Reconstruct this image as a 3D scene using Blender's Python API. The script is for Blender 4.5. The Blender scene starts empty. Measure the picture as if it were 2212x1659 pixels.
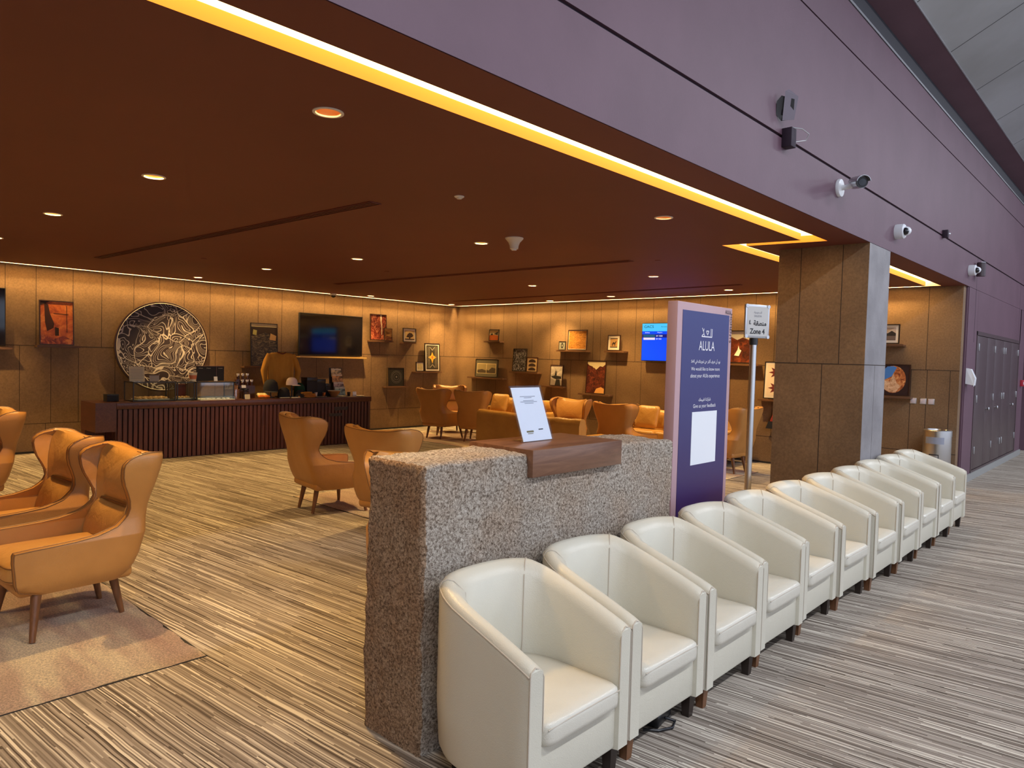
import bpy, math, random
from mathutils import Vector, Matrix, noise, geometry
random.seed(7)
C = bpy.context.scene.collection
PI = math.pi
R = math.radians

# ------------------------------------------------------------------ materials
def s2l(c):
    return tuple(((v/255)/12.92 if v/255 <= .04045 else ((v/255+.055)/1.055)**2.4) for v in c)
def new_mat(name):
    m = bpy.data.materials.new(name); m.use_nodes = True
    nt = m.node_tree; b = nt.nodes['Principled BSDF']
    return m, nt, b
class NT:
    """tiny node helper"""
    def __init__(s, nt): s.nt = nt
    def n(s, t, **k):
        x = s.nt.nodes.new(t)
        for a, v in k.items(): setattr(x, a, v)
        return x
    def l(s, a, b): s.nt.links.new(a, b)
    def val(s, sock, v):
        if hasattr(v, 'is_output') or hasattr(v, 'links'): s.l(v, sock)
        else: sock.default_value = v
    def math(s, op, a, b=0., c=0.):
        x = s.n('ShaderNodeMath', operation=op)
        s.val(x.inputs[0], a); s.val(x.inputs[1], b)
        if len(x.inputs) > 2: s.val(x.inputs[2], c)
        return x.outputs[0]
    def mix(s, f, a, b, mode='MIX'):
        x = s.n('ShaderNodeMix', data_type='RGBA', blend_type=mode)
        s.val(x.inputs[0], f); s.val(x.inputs[6], a); s.val(x.inputs[7], b)
        return x.outputs[2]
    def ramp(s, f, stops, interp='LINEAR'):
        x = s.n('ShaderNodeValToRGB'); x.color_ramp.interpolation = interp
        e = x.color_ramp.elements
        while len(e) < len(stops): e.new(.5)
        for q, (p, c) in zip(e, stops): q.position = p; q.color = (*c[:3], 1)
        s.l(f, x.inputs[0]); return x.outputs[0]
    def coord(s, kind='Object', scale=(1, 1, 1), rot=(0, 0, 0)):
        t = s.n('ShaderNodeTexCoord'); m = s.n('ShaderNodeMapping')
        m.inputs['Scale'].default_value = scale; m.inputs['Rotation'].default_value = rot
        s.l(t.outputs[kind], m.inputs[0]); return m.outputs[0]
    def noise(s, v, scale, detail=4., rough=.55, dist=0.):
        x = s.n('ShaderNodeTexNoise'); s.l(v, x.inputs['Vector'])
        x.inputs['Scale'].default_value = scale; x.inputs['Detail'].default_value = detail
        x.inputs['Roughness'].default_value = rough; x.inputs['Distortion'].default_value = dist
        return x.outputs[0]
    def bump(s, h, strength, dist, b):
        x = s.n('ShaderNodeBump'); x.inputs['Strength'].default_value = strength
        x.inputs['Distance'].default_value = dist; s.l(h, x.inputs['Height'])
        s.l(x.outputs[0], b.inputs['Normal'])
def c4(c): return (c[0], c[1], c[2], 1)
def P(name, col, rough=.5, metal=0., spec=.5, emit=None, es=0., coat=0.):
    m, nt, b = new_mat(name)
    b.inputs['Base Color'].default_value = c4(col); b.inputs['Roughness'].default_value = rough
    b.inputs['Metallic'].default_value = metal; b.inputs['Specular IOR Level'].default_value = spec
    b.inputs['Coat Weight'].default_value = coat
    if emit:
        b.inputs['Emission Color'].default_value = c4(emit); b.inputs['Emission Strength'].default_value = es
    return m
def var_mat(name, c1, c2, scale=3., rough=.6, metal=0., bump=0., bdist=.01, bscale=60., stretch=(1, 1, 1), spec=.5, dist=0., p=(.35, .65), coat=0.):
    m, nt, b = new_mat(name); k = NT(nt)
    v = k.coord('Object', stretch)
    f = k.noise(v, scale, 5., .6, dist)
    k.l(k.ramp(f, [(p[0], c1), (p[1], c2)]), b.inputs['Base Color'])
    b.inputs['Roughness'].default_value = rough; b.inputs['Metallic'].default_value = metal
    b.inputs['Specular IOR Level'].default_value = spec; b.inputs['Coat Weight'].default_value = coat
    if bump: k.bump(k.noise(v, bscale, 3.), bump, bdist, b)
    return m
M = {}
def carpet():
    m, nt, b = new_mat('striped_carpet'); k = NT(nt)
    t = k.n('ShaderNodeTexCoord'); mp = k.n('ShaderNodeMapping', vector_type='POINT')
    mp.inputs['Rotation'].default_value = (0, 0, R(-5)); k.l(t.outputs['Object'], mp.inputs[0])
    s = k.n('ShaderNodeSeparateXYZ'); k.l(mp.outputs[0], s.inputs[0]); u, v = s.outputs[0], s.outputs[1]
    wob = k.math('MULTIPLY', k.noise(mp.outputs[0], 3., 2.), .012)
    v = k.math('ADD', v, wob)
    def layer(w, ln, seed):
        cv = k.math('FLOOR', k.math('DIVIDE', v, w))
        wn = k.n('ShaderNodeTexWhiteNoise', noise_dimensions='1D'); k.l(k.math('ADD', cv, seed), wn.inputs['W'])
        cu = k.math('FLOOR', k.math('ADD', k.math('DIVIDE', u, ln), k.math('MULTIPLY', wn.outputs[0], 7.)))
        cb = k.n('ShaderNodeCombineXYZ'); k.l(cv, cb.inputs[0]); k.l(cu, cb.inputs[1]); cb.inputs[2].default_value = seed
        w2 = k.n('ShaderNodeTexWhiteNoise', noise_dimensions='3D'); k.l(cb.outputs[0], w2.inputs['Vector'])
        return w2.outputs[0]
    a = layer(.0056, .60, 1.); c = layer(.035, .9, 5.); d = layer(.25, 1., 9.)
    f = k.math('ADD', k.math('MULTIPLY', a, .88), k.math('MULTIPLY', c, .07))
    f = k.math('ADD', f, k.math('MULTIPLY', d, .05))
    col = k.ramp(f, [(.08, (.085, .066, .052)), (.24, (.19, .155, .125)), (.50, (.285, .242, .20)), (.76, (.39, .338, .285)), (.90, (.66, .60, .50))])
    n = k.noise(mp.outputs[0], 400., 2.)
    col = k.mix(.35, col, k.ramp(n, [(.3, (.5, .5, .5)), (.7, (1.25, 1.25, 1.25))]), 'MULTIPLY')
    k.l(col, b.inputs['Base Color']); b.inputs['Roughness'].default_value = .95
    b.inputs['Specular IOR Level'].default_value = .1
    k.bump(k.math('ADD', a, k.math('MULTIPLY', n, .6)), .5, .004, b)
    return m
def granite():
    m, nt, b = new_mat('rough_granite'); k = NT(nt)
    v = k.coord('Object')
    n1 = k.noise(v, 88., 6., .8, .4); n2 = k.noise(v, 4., 4.); n3 = k.noise(v, 11., 6., .7)
    col = k.ramp(n1, [(.36, (.11, .08, .06)), (.45, (.33, .265, .21)), (.52, (.60, .53, .45)), (.62, (.86, .80, .72))])
    tint = k.ramp(n2, [(.35, (.92, .78, .66)), (.6, (1., .97, .93))])
    col = k.mix(.8, col, tint, 'MULTIPLY')
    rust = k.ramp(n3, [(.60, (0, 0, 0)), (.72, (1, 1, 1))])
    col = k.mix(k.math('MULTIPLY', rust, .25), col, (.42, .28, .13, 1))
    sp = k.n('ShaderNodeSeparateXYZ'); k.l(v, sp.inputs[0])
    edge = k.math('LESS_THAN', k.math('ADD', sp.outputs[1], k.math('MULTIPLY', n3, .05)), -.915)  # near end face: warm lounge light put into the stone colour
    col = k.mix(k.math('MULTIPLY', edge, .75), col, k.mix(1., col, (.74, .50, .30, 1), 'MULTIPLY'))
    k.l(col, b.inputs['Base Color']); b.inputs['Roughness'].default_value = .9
    b.inputs['Specular IOR Level'].default_value = .3
    k.bump(k.math('ADD', n1, k.math('MULTIPLY', k.noise(v, 140., 3.), .5)), .9, .018, b)
    return m
def panelmat():
    m, nt, b = new_mat('brown_stone_panel'); k = NT(nt)
    v = k.coord('Object')
    a = k.noise(v, 1.1, 3.); c = k.noise(v, 45., 5., .7); d = k.noise(v, 160., 2.)
    col = k.ramp(a, [(.3, (.150, .090, .048)), (.7, (.250, .154, .080))])
    col = k.mix(.5, col, k.ramp(c, [(.32, (.55, .55, .55)), (.68, (1.3, 1.3, 1.3))]), 'MULTIPLY')
    k.l(col, b.inputs['Base Color']); b.inputs['Roughness'].default_value = .6
    b.inputs['Specular IOR Level'].default_value = .35
    k.bump(k.math('ADD', c, k.math('MULTIPLY', d, .4)), .25, .004, b)
    return m
def leather(name, c1, c2, rough=.38, spec=.5, scale=2.2, fold=.25):
    m, nt, b = new_mat(name); k = NT(nt)
    v = k.coord('Object')
    a = k.noise(v, scale, 4.); g = k.n('ShaderNodeTexVoronoi'); k.l(v, g.inputs['Vector']); g.inputs['Scale'].default_value = 260.
    k.l(k.ramp(a, [(.3, c1), (.72, c2)]), b.inputs['Base Color'])
    b.inputs['Roughness'].default_value = rough; b.inputs['Specular IOR Level'].default_value = spec
    w = k.noise(v, 7., 3., .6, .8)
    h = k.math('ADD', k.math('MULTIPLY', w, fold * 4), k.math('MULTIPLY', g.outputs['Distance'], .12))
    k.bump(h, .35, .012, b)
    return m
def disc_mat():
    m, nt, b = new_mat('carved_pattern'); k = NT(nt)
    v = k.coord('Object')
    n = k.n('ShaderNodeTexNoise'); k.l(v, n.inputs['Vector']); n.inputs['Scale'].default_value = 2.6; n.inputs['Detail'].default_value = .6
    mv = k.n('ShaderNodeMix', data_type='VECTOR'); mv.inputs[0].default_value = .42
    k.l(v, mv.inputs[4]); k.l(n.outputs['Color'], mv.inputs[5])
    vo = k.n('ShaderNodeTexVoronoi', feature='DISTANCE_TO_EDGE'); vo.inputs['Scale'].default_value = 5.5; k.l(mv.outputs[1], vo.inputs['Vector'])
    f = k.noise(mv.outputs[1], 5.0, .3, .5, 1.1)
    st = k.math('ABSOLUTE', k.math('SUBTRACT', k.math('FRACT', k.math('MULTIPLY', f, 12.)), .5))
    line = k.math('LESS_THAN', st, .088)
    edge = k.math('LESS_THAN', vo.outputs[0], .022)
    mask = k.math('MAXIMUM', line, edge)
    k.l(k.mix(mask, (.028, .016, .016, 1), (.52, .47, .43, 1)), b.inputs['Base Color'])
    b.inputs['Roughness'].default_value = .5
    k.bump(mask, .6, .01, b)
    return m
def wood(name, c1, c2, axis='x', scale=1., rough=.4):
    m, nt, b = new_mat(name); k = NT(nt)
    st = {'x': (1.2, 14, 14), 'y': (14, 1.2, 14), 'z': (14, 14, 1.2)}[axis]
    v = k.coord('Object', tuple(q * scale for q in st))
    f = k.noise(v, 2., 6., .65, 1.2)
    k.l(k.ramp(f, [(.3, c1), (.7, c2)]), b.inputs['Base Color']); b.inputs['Roughness'].default_value = rough
    k.bump(f, .12, .003, b)
    return m
def glassmat(name, tint=(.9, .95, .95), refl=.12):
    m, nt, b = new_mat(name); k = NT(nt)
    tr = k.n('ShaderNodeBsdfTransparent'); tr.inputs[0].default_value = c4(tint)
    gl = k.n('ShaderNodeBsdfGlossy'); gl.inputs['Roughness'].default_value = .03
    mx = k.n('ShaderNodeMixShader'); fr = k.n('ShaderNodeFresnel'); fr.inputs[0].default_value = 1.45
    ge = k.n('ShaderNodeNewGeometry'); k.l(k.math('MULTIPLY', k.math('ADD', fr.outputs[0], refl), k.math('SUBTRACT', 1., ge.outputs['Backfacing'])), mx.inputs[0]); k.l(tr.outputs[0], mx.inputs[1]); k.l(gl.outputs[0], mx.inputs[2])
    out = [n for n in nt.nodes if n.type == 'OUTPUT_MATERIAL'][0]
    k.l(mx.outputs[0], out.inputs[0]); return m
def rug_mat():
    m, nt, b = new_mat('faded_rug_pile'); k = NT(nt)
    v = k.coord('Object', (1, 1, 1))
    v2 = k.coord('Object', (.5, 2.2, 1))
    a = k.noise(v2, 1.5, 3.); f = k.noise(v, 95., 5., .85)
    col = k.ramp(a, [(.30, (.56, .37, .32)), (.50, (.70, .53, .42)), (.60, (.90, .77, .58))])
    col = k.mix(.6, col, k.ramp(f, [(.38, (.35, .35, .35)), (.62, (1.45, 1.45, 1.45))]), 'MULTIPLY')
    k.l(col, b.inputs['Base Color']); b.inputs['Roughness'].default_value = 1.; b.inputs['Specular IOR Level'].default_value = .05
    k.bump(f, 1., .02, b)
    return m
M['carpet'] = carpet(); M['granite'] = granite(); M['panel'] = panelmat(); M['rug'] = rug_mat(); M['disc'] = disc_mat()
M['joint'] = P('panel_joint', (.03, .018, .012), .8)
M['purple'] = var_mat('plum_wall_paint', (.106, .052, .074), (.124, .063, .088), 1.5, .55, bump=.08, bscale=90)
M['purple_dark'] = P('groove_shadow_gap', (.02, .008, .02), .7)
M['ceil'] = var_mat('maroon_ceiling_paint', (.118, .025, .017), (.136, .030, .020), .6, .62)
M['slotlit'] = P('slot_paint_lit', (.60, .27, .035), .6)  # yellow of the strip's warm light put into the slot side colour
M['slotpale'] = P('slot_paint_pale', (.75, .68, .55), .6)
M['led'] = P('warm_led_strip', (1, .9, .7), .5, emit=(1., .66, .24), es=5.5)
M['ledw'] = P('wall_led_strip', (1, .9, .7), .5, emit=(1., .86, .66), es=5.)
M['lamp'] = P('lamp_disc', (1, .9, .8), .5, emit=(1., .74, .42), es=9.)
M['reflector'] = P('downlight_reflector', (.80, .36, .12), .3, .7)
M['white'] = P('white_plastic', (.72, .74, .78), .35)
M['offwhite'] = P('offwhite_plastic', (.66, .62, .54), .45)
M['black'] = P('black_plastic', (.012, .012, .014), .35)
M['blackm'] = P('black_matte', (.015, .013, .014), .7)
M['screen'] = P('dark_screen_glass', (.004, .004, .007), .07, spec=.6)
M['tan'] = leather('tan_leather', (.40, .18, .045), (.50, .24, .065), .40)
M['tan2'] = leather('tan_leather_cushion', (.46, .22, .055), (.58, .30, .085), .38, fold=.5)
M['sofa'] = leather('golden_leather', (.40, .20, .045), (.54, .29, .07), .36, fold=.6)
M['pipe'] = P('leather_piping', (.20, .085, .025), .45)
M['cream'] = leather('cream_leather', (.57, .54, .44), (.64, .61, .505), .34, scale=1.3, fold=.12)
M['creamc'] = leather('cream_leather_seat', (.58, .55, .46), (.66, .63, .54), .30, scale=1.6, fold=.12)
M['seam'] = P('cream_seam', (.50, .44, .36), .6)
M['legw'] = wood('walnut_leg_wood', (.10, .04, .015), (.20, .085, .035), 'z')
M['legd'] = P('dark_leg_wood', (.022, .013, .010), .4)
M['walnut'] = wood('walnut_block', (.105, .046, .026), (.22, .108, .062), 'y', 1., .32)
M['rib'] = wood('mahogany_slats', (.040, .010, .006), (.11, .028, .015), 'z', 1., .42)
M['ctop'] = wood('dark_counter_top', (.05, .015, .010), (.10, .032, .02), 'y', 1., .3)
M['steel'] = P('brushed_steel', (.62, .62, .62), .28, 1.)
M['alu'] = P('aluminium', (.55, .56, .58), .35, .9)
M['locker'] = P('dark_mauve_laminate', (.075, .050, .055), .4)
M['skirt'] = P('grey_skirting', (.28, .28, .27), .5)
M['pink'] = P('rose_kiosk_shell', (.46, .29, .31), .5)
M['glass'] = glassmat('clear_glass')
M['acrylic'] = glassmat('clear_acrylic', (.95, .97, 1), .05)
M['paper'] = P('white_paper', (.78, .80, .84), .6)
M['kraft'] = P('cream_paper', (.62, .55, .38), .7)
M['ink'] = P('black_ink', (.012, .012, .016), .6)
M['inkg'] = P('grey_ink', (.25, .26, .30), .6)
M['wht'] = P('white_print', (.82, .80, .86), .5)
M['shirt'] = var_mat('mustard_cloth', (.42, .19, .02), (.50, .24, .03), 8., .85, stretch=(1, 8, .4))
M['bread'] = var_mat('baked_crust', (.42, .18, .05), (.70, .48, .24), 30., .7)
M['dark'] = P('near_black_cloth', (.012, .012, .018), .9)
M['greencap'] = P('dark_green_cloth', (.008, .05, .02), .9)
M['pinkcap'] = P('pale_pink_cloth', (.72, .58, .56), .8)
M['ceilmetal'] = var_mat('grey_metal_panel', (.34, .35, .36), (.46, .48, .51), .5, .35, .35)
M['frame_dark'] = P('dark_brown_frame', (.035, .013, .008), .4)
M['frame_black'] = P('black_frame', (.014, .010, .010), .4)
M['ledge'] = wood('brown_ledge_wood', (.10, .045, .022), (.18, .09, .045), 'x', 1., .5)
M['mat_white'] = P('picture_mount', (.70, .64, .55), .8)
M['redcloth'] = var_mat('red_woven_cloth', (.20, .015, .012), (.34, .04, .03), 60., .9)
_cc = {}
def col(c, rough=.7, emit=0.):
    key = (tuple(c), rough, emit)
    if key not in _cc:
        l = s2l(c); _cc[key] = P('colour_%02x%02x%02x' % tuple(c), l, rough, emit=l if emit else None, es=emit)
    return _cc[key]

# ------------------------------------------------------------------ mesh builder
class B:
    def __init__(s): s.v = []; s.f = []; s.m = []; s.cur = 0
    def add(s, vs, fs):
        o = len(s.v); s.v += [tuple(q) for q in vs]
        for f in fs: s.f.append([i + o for i in f]); s.m.append(s.cur)
        return s
    def mat(s, i): s.cur = i; return s
    def box(s, x0, x1, y0, y1, z0, z1, T=None):
        vs = [Vector(q) for q in ((x0, y0, z0), (x1, y0, z0), (x1, y1, z0), (x0, y1, z0), (x0, y0, z1), (x1, y0, z1), (x1, y1, z1), (x0, y1, z1))]
        if T: vs = [T @ q for q in vs]
        return s.add(vs, [(0, 3, 2, 1), (4, 5, 6, 7), (0, 1, 5, 4), (1, 2, 6, 5), (2, 3, 7, 6), (3, 0, 4, 7)])
    def rbox(s, x0, x1, y0, y1, z0, z1, r=.01, T=None, n=3):
        """rounded box: superellipse-like rings in z"""
        rings = []
        r = min(r, (x1-x0)/2.01, (y1-y0)/2.01, (z1-z0)/2.01)
        def ring(inset, z):
            pts = []
            for cx, cy, a0 in ((x1-r, y1-r, 0), (x0+r, y1-r, 90), (x0+r, y0+r, 180), (x1-r, y0+r, 270)):
                for i in range(n+1):
                    a = R(a0 + 90*i/n); rr = r - inset
                    pts.append(Vector((cx + rr*math.cos(a), cy + rr*math.sin(a), z)))
            return pts
        for i in range(n+1):
            a = R(90*i/n); rings.append(ring(r*(1-math.sin(a)), z0 + r*(1-math.cos(a))))
        for i in range(n+1):
            a = R(90*i/n); rings.append(ring(r*(1-math.cos(a)), z1 - r*(1-math.sin(a))))
        if T: rings = [[T @ q for q in g] for g in rings]
        return s.loft(rings, True, True)
    def loft(s, rings, closed=True, caps=False):
        o = len(s.v); n = len(rings[0])
        for g in rings: s.v += [tuple(q) for q in g]
        for i in range(len(rings)-1):
            for j in range(n if closed else n-1):
                a = o+i*n+j; b = o+i*n+(j+1) % n
                s.f.append([a, b, b+n, a+n]); s.m.append(s.cur)
        if caps:
            s.f.append([o+j for j in reversed(range(n))]); s.m.append(s.cur)
            e = o+(len(rings)-1)*n; s.f.append([e+j for j in range(n)]); s.m.append(s.cur)
        return s
    def cyl(s, p0, p1, r0, r1=None, n=16, caps=True):
        if r1 is None: r1 = r0
        p0, p1 = Vector(p0), Vector(p1); d = (p1-p0).normalized()
        a = d.orthogonal().normalized(); b = d.cross(a)
        g = lambda p, r: [p + r*(a*math.cos(2*PI*i/n) + b*math.sin(2*PI*i/n)) for i in range(n)]
        return s.loft([g(p0, r0), g(p1, r1)], True, caps)
    def tube(s, pts, r, n=8, closed=False):
        pts = [Vector(p) for p in pts]; rings = []; up = None
        for i, p in enumerate(pts):
            q0 = pts[i-1] if (i or closed) else p; q1 = pts[(i+1) % len(pts)] if (i < len(pts)-1 or closed) else p
            d = (q1-q0).normalized()
            if up is None: up = d.orthogonal().normalized()
            up = (up - d*up.dot(d)).normalized(); b = d.cross(up)
            rr = r[i] if isinstance(r, (list, tuple)) else r
            rings.append([p + rr*(up*math.cos(2*PI*k/n) + b*math.sin(2*PI*k/n)) for k in range(n)])
        if closed: rings.append(rings[0])
        return s.loft(rings, True, not closed)
    def lathe(s, prof, c=(0, 0, 0), n=24, axis='z', ring=False):
        if ring: prof = list(prof)+[prof[0]]
        rings = []
        for r, z in prof:
            g = []
            for i in range(n):
                a = 2*PI*i/n; x, y = r*math.cos(a), r*math.sin(a)
                q = {'z': (x, y, z), 'x': (z, x, y), 'y': (x, -z, y)}[axis]
                g.append((q[0]+c[0], q[1]+c[1], q[2]+c[2]))
            rings.append(g)
        return s.loft(rings, True, not ring)
    def poly(s, pts): return s.add(pts, [list(range(len(pts)))])
    def prism(s, pts2, y0, y1):
        """polygon in (x,z), extruded in y"""
        n = len(pts2)
        return s.add([(x, y0, z) for x, z in pts2] + [(x, y1, z) for x, z in pts2],
                     [list(range(n)), list(reversed(range(n, 2*n)))] + [[i, i+n, (i+1) % n+n, (i+1) % n] for i in range(n)])
    def build(s, name, mats, parent=None, smooth=40, label=None, T=None):
        me = bpy.data.meshes.new(name)
        vs = [T @ Vector(q) for q in s.v] if T else s.v
        me.from_pydata([tuple(q) for q in vs], [], s.f); me.validate()
        if not isinstance(mats, (list, tuple)): mats = [mats]
        for q in mats: me.materials.append(q)
        if len(me.polygons) == len(s.m): me.polygons.foreach_set('material_index', s.m)
        import bmesh
        bm = bmesh.new(); bm.from_mesh(me); bmesh.ops.recalc_face_normals(bm, faces=bm.faces); bm.to_mesh(me); bm.free()
        if smooth:
            me.polygons.foreach_set('use_smooth', [True]*len(me.polygons)); me.set_sharp_from_angle(angle=R(smooth))
        o = bpy.data.objects.new(name, me); C.objects.link(o)
        if parent: o.parent = parent
        if label: o['label'] = label
        return o
def tag(o, label, cat, group=None):
    o['label'] = label; o['category'] = cat
    if group: o['group'] = group
    return o
def thing(name, label, cat, loc=(0, 0, 0), rz=0., group=None, rx=0.):
    o = bpy.data.objects.new(name, None); C.objects.link(o)
    o.location = loc; o.rotation_euler = (R(rx), 0, R(rz)); o.empty_display_size = .05
    return tag(o, label, cat, group)
def struct(o): o['kind'] = 'structure'; return o
def copy_tree(o, parent=None):
    c = o.copy(); C.objects.link(c)
    if parent: c.parent = parent
    for ch in list(o.children): copy_tree(ch, c)
    return c
def dup(o, loc, rz, label):
    c = copy_tree(o); c.location = loc; c.rotation_euler = (0, 0, R(rz)); c['label'] = label; return c

# ---- Arabic shaping: (isolated, final, initial, medial)
AR = {'ا': (0xFE8D, 0xFE8E, 0, 0), 'أ': (0xFE83, 0xFE84, 0, 0), 'ل': (0xFEDD, 0xFEDE, 0xFEDF, 0xFEE0), 'ع': (0xFEC9, 0xFECA, 0xFECB, 0xFECC),
      'م': (0xFEE1, 0xFEE2, 0xFEE3, 0xFEE4), 'ن': (0xFEE5, 0xFEE6, 0xFEE7, 0xFEE8), 'ط': (0xFEC1, 0xFEC2, 0xFEC3, 0xFEC4), 'ق': (0xFED5, 0xFED6, 0xFED7, 0xFED8),
      'ة': (0xFE93, 0xFE94, 0, 0), 'ش': (0xFEB5, 0xFEB6, 0xFEB7, 0xFEB8), 'ر': (0xFEAD, 0xFEAE, 0, 0), 'ك': (0xFED9, 0xFEDA, 0xFEDB, 0xFEDC),
      'و': (0xFEED, 0xFEEE, 0, 0), 'د': (0xFEA9, 0xFEAA, 0, 0), 'ت': (0xFE95, 0xFE96, 0xFE97, 0xFE98), 'ف': (0xFED1, 0xFED2, 0xFED3, 0xFED4),
      'ي': (0xFEF1, 0xFEF2, 0xFEF3, 0xFEF4), 'ب': (0xFE8F, 0xFE90, 0xFE91, 0xFE92), 'ج': (0xFE9D, 0xFE9E, 0xFE9F, 0xFEA0), 'س': (0xFEB1, 0xFEB2, 0xFEB3, 0xFEB4),
      'ث': (0xFE99, 0xFE9A, 0xFE9B, 0xFE9C)}
def arabic(t):
    words = []
    for w in t.split(' '):
        w = w.replace('لا', '\u0001'); out = []
        for i, ch in enumerate(w):
            prev = i > 0 and (w[i-1] in AR and AR[w[i-1]][2] != 0)
            nxt = i < len(w)-1 and (w[i+1] in AR or w[i+1] == '\u0001')
            if ch == '\u0001': out.append(chr(0xFEFC if prev else 0xFEFB)); continue
            if ch not in AR: out.append(ch); continue
            iso, fin, ini, med = AR[ch]
            if ini == 0: out.append(chr(fin if prev else iso))
            else: out.append(chr(med if prev and nxt else ini if nxt else fin if prev else iso))
        words.append(''.join(reversed(out)))
    return ' '.join(reversed(words))
def text(s, w, mat, parent, at, name='lettering', h=None, rot=0., ex=.0015, bold=0.):
    """flat lettering on a local x-z face looking along -y; at = centre; w = width"""
    cu = bpy.data.curves.new(name, 'FONT'); cu.body = s; cu.size = 1.; cu.offset = bold
    o = bpy.data.objects.new('tmp_text', cu); C.objects.link(o)
    dg = bpy.context.evaluated_depsgraph_get(); dg.update()
    me = bpy.data.meshes.new_from_object(o.evaluated_get(dg)); bpy.data.objects.remove(o)
    if not me.vertices: return None
    xs = [v.co.x for v in me.vertices]; ys = [v.co.y for v in me.vertices]
    cx, cy = (min(xs)+max(xs))/2, (min(ys)+max(ys))/2
    sx = w/(max(xs)-min(xs)); sy = sx if h is None else h/(max(ys)-min(ys))
    b = B(); ca, sa = math.cos(rot), math.sin(rot)
    vs = []
    for v in me.vertices:
        x, z = (v.co.x-cx)*sx, (v.co.y-cy)*sy
        vs.append((at[0]+x*ca-z*sa, at[1]-ex, at[2]+x*sa+z*ca))
    b.add(vs, [list(p.vertices) for p in me.polygons]); bpy.data.meshes.remove(me)
    ob = b.build(name, mat, parent, 0)
    return ob

# ------------------------------------------------------------------ room constants
XL, XF, YR, ZC, YF = -12.19, -2.063, 11.2, 2.744, -3.2
# ---- camera
yaw, pitch, roll, fpx = R(42.893), R(-2.14), R(1.57), 1526.2
f = Vector((-math.sin(yaw)*math.cos(pitch), math.cos(yaw)*math.cos(pitch), math.sin(pitch)))
r = Vector((math.cos(yaw), math.sin(yaw), 0)); u = r.cross(f)
r2 = math.cos(roll)*r + math.sin(roll)*u; u2 = -math.sin(roll)*r + math.cos(roll)*u
cam = bpy.data.cameras.new('camera'); co = bpy.data.objects.new('camera', cam); C.objects.link(co)
co.matrix_world = Matrix(((r2.x, u2.x, -f.x, 0), (r2.y, u2.y, -f.y, 0), (r2.z, u2.z, -f.z, 1.6), (0, 0, 0, 1)))
cam.sensor_fit = 'HORIZONTAL'; cam.sensor_width = 36; cam.lens = fpx/2212*36; cam.clip_end = 200; cam.clip_start = .05
bpy.context.scene.camera = co

# ------------------------------------------------------------------ setting
b = B(); b.box(-13.2, 10, -6, 26, -.1, 0); struct(b.build('floor', M['carpet'], smooth=0))
# ceiling of the lounge with real slots and openings for the recessed lamps
LAMPS = [(-2.99, 1.88), (-5.03, 1.84), (-7.2, 1.80), (-9.35, 1.8), (-11.45, 1.8), (-2.995, 4.94), (-5.13, 5.01), (-7.26, 5.0), (-9.3, 4.91), (-11.42, 4.86),
         (-7.42, 8.40), (-5.14, 8.27), (-5.07, 10.34), (-7.37, 10.47), (-9.03, 10.75), (-11.63, 8.34), (-11.75, 10.6), (-2.99, -1.2), (-5.03, -1.2), (-7.2, -1.2)]
LR = .062
def circ(x, y, rr, n=20): return [Vector((x+rr*math.cos(-2*PI*i/n), y+rr*math.sin(-2*PI*i/n), ZC)) for i in range(n)]
SO, SI = -2.34, -2.522       # outer and inner edge of the light slot
def V(x, y): return Vector((x, y, ZC))
# one continuous slot: along the front edge, round the column, along the right wall and the left wall
slot = [V(SO, YF+.3), V(SO, 6.70), V(-3.06, 6.58), V(-3.06, 7.80), V(SO, 7.95), V(SO, 11.09), V(XL+.11, 11.09), V(XL+.11, YF+.3),
        V(XL+.15, YF+.3), V(XL+.15, 11.05), V(SI, 11.05), V(SI, 8.09), V(-3.235, 7.92), V(-3.235, 6.42), V(SI, 6.54), V(SI, YF+.3)]
def ceiling_part(name, outer, holes, mat=None):
    polys = [outer] + holes; flat = [q for p in polys for q in p]
    tris = geometry.tessellate_polygon(polys)
    b = B(); b.add(flat, [list(t) for t in tris])
    o = b.build(name, mat or M['ceil'], None, 0); return struct(o)
inner = [V(XL+.15, YF), V(SI, YF), V(SI, 6.54), V(-3.235, 6.42), V(-3.235, 7.92), V(SI, 8.09), V(SI, 11.05), V(XL+.15, 11.05)]
ceiling_part('ceiling', inner, [circ(x, y, LR) for x, y in LAMPS])
ceiling_part('ceiling', [V(SO, YF), V(XF, YF), V(XF, YR+.1), V(XL, YR+.1), V(XL, YF), V(XL+.11, YF), V(XL+.11, 11.09), V(SO, 11.09), V(SO, 7.95), V(-3.06, 7.80), V(-3.06, 6.58), V(SO, 6.70)], [])
# sides and glowing roof of the slot
def chain(pts, z0, z1, b):
    for p, q in zip(pts[:-1], pts[1:]): b.poly([(p.x, p.y, z0), (q.x, q.y, z0), (q.x, q.y, z1), (p.x, p.y, z1)])
b = B(); SH = .062
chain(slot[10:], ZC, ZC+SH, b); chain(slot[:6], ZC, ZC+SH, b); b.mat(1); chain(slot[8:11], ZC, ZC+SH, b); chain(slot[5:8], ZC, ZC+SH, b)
struct(b.build('trim_1', [M['slotlit'], M['slotpale']], None, 0))
b = B()
o8, i8 = slot[:8], list(reversed(slot[8:]))
for k in range(7):
    p0, p1, q0, q1 = o8[k], o8[k+1], i8[k], i8[k+1]
    b.mat(0 if k < 5 else 1).poly([(p0.x, p0.y, ZC+SH), (p1.x, p1.y, ZC+SH), (q1.x, q1.y, ZC+SH), (q0.x, q0.y, ZC+SH)])
tag(b.build('slot_light', [M['led'], M['ledw']], None, 0), 'continuous glowing light strip recessed in the slot of the maroon ceiling', 'light')
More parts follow.
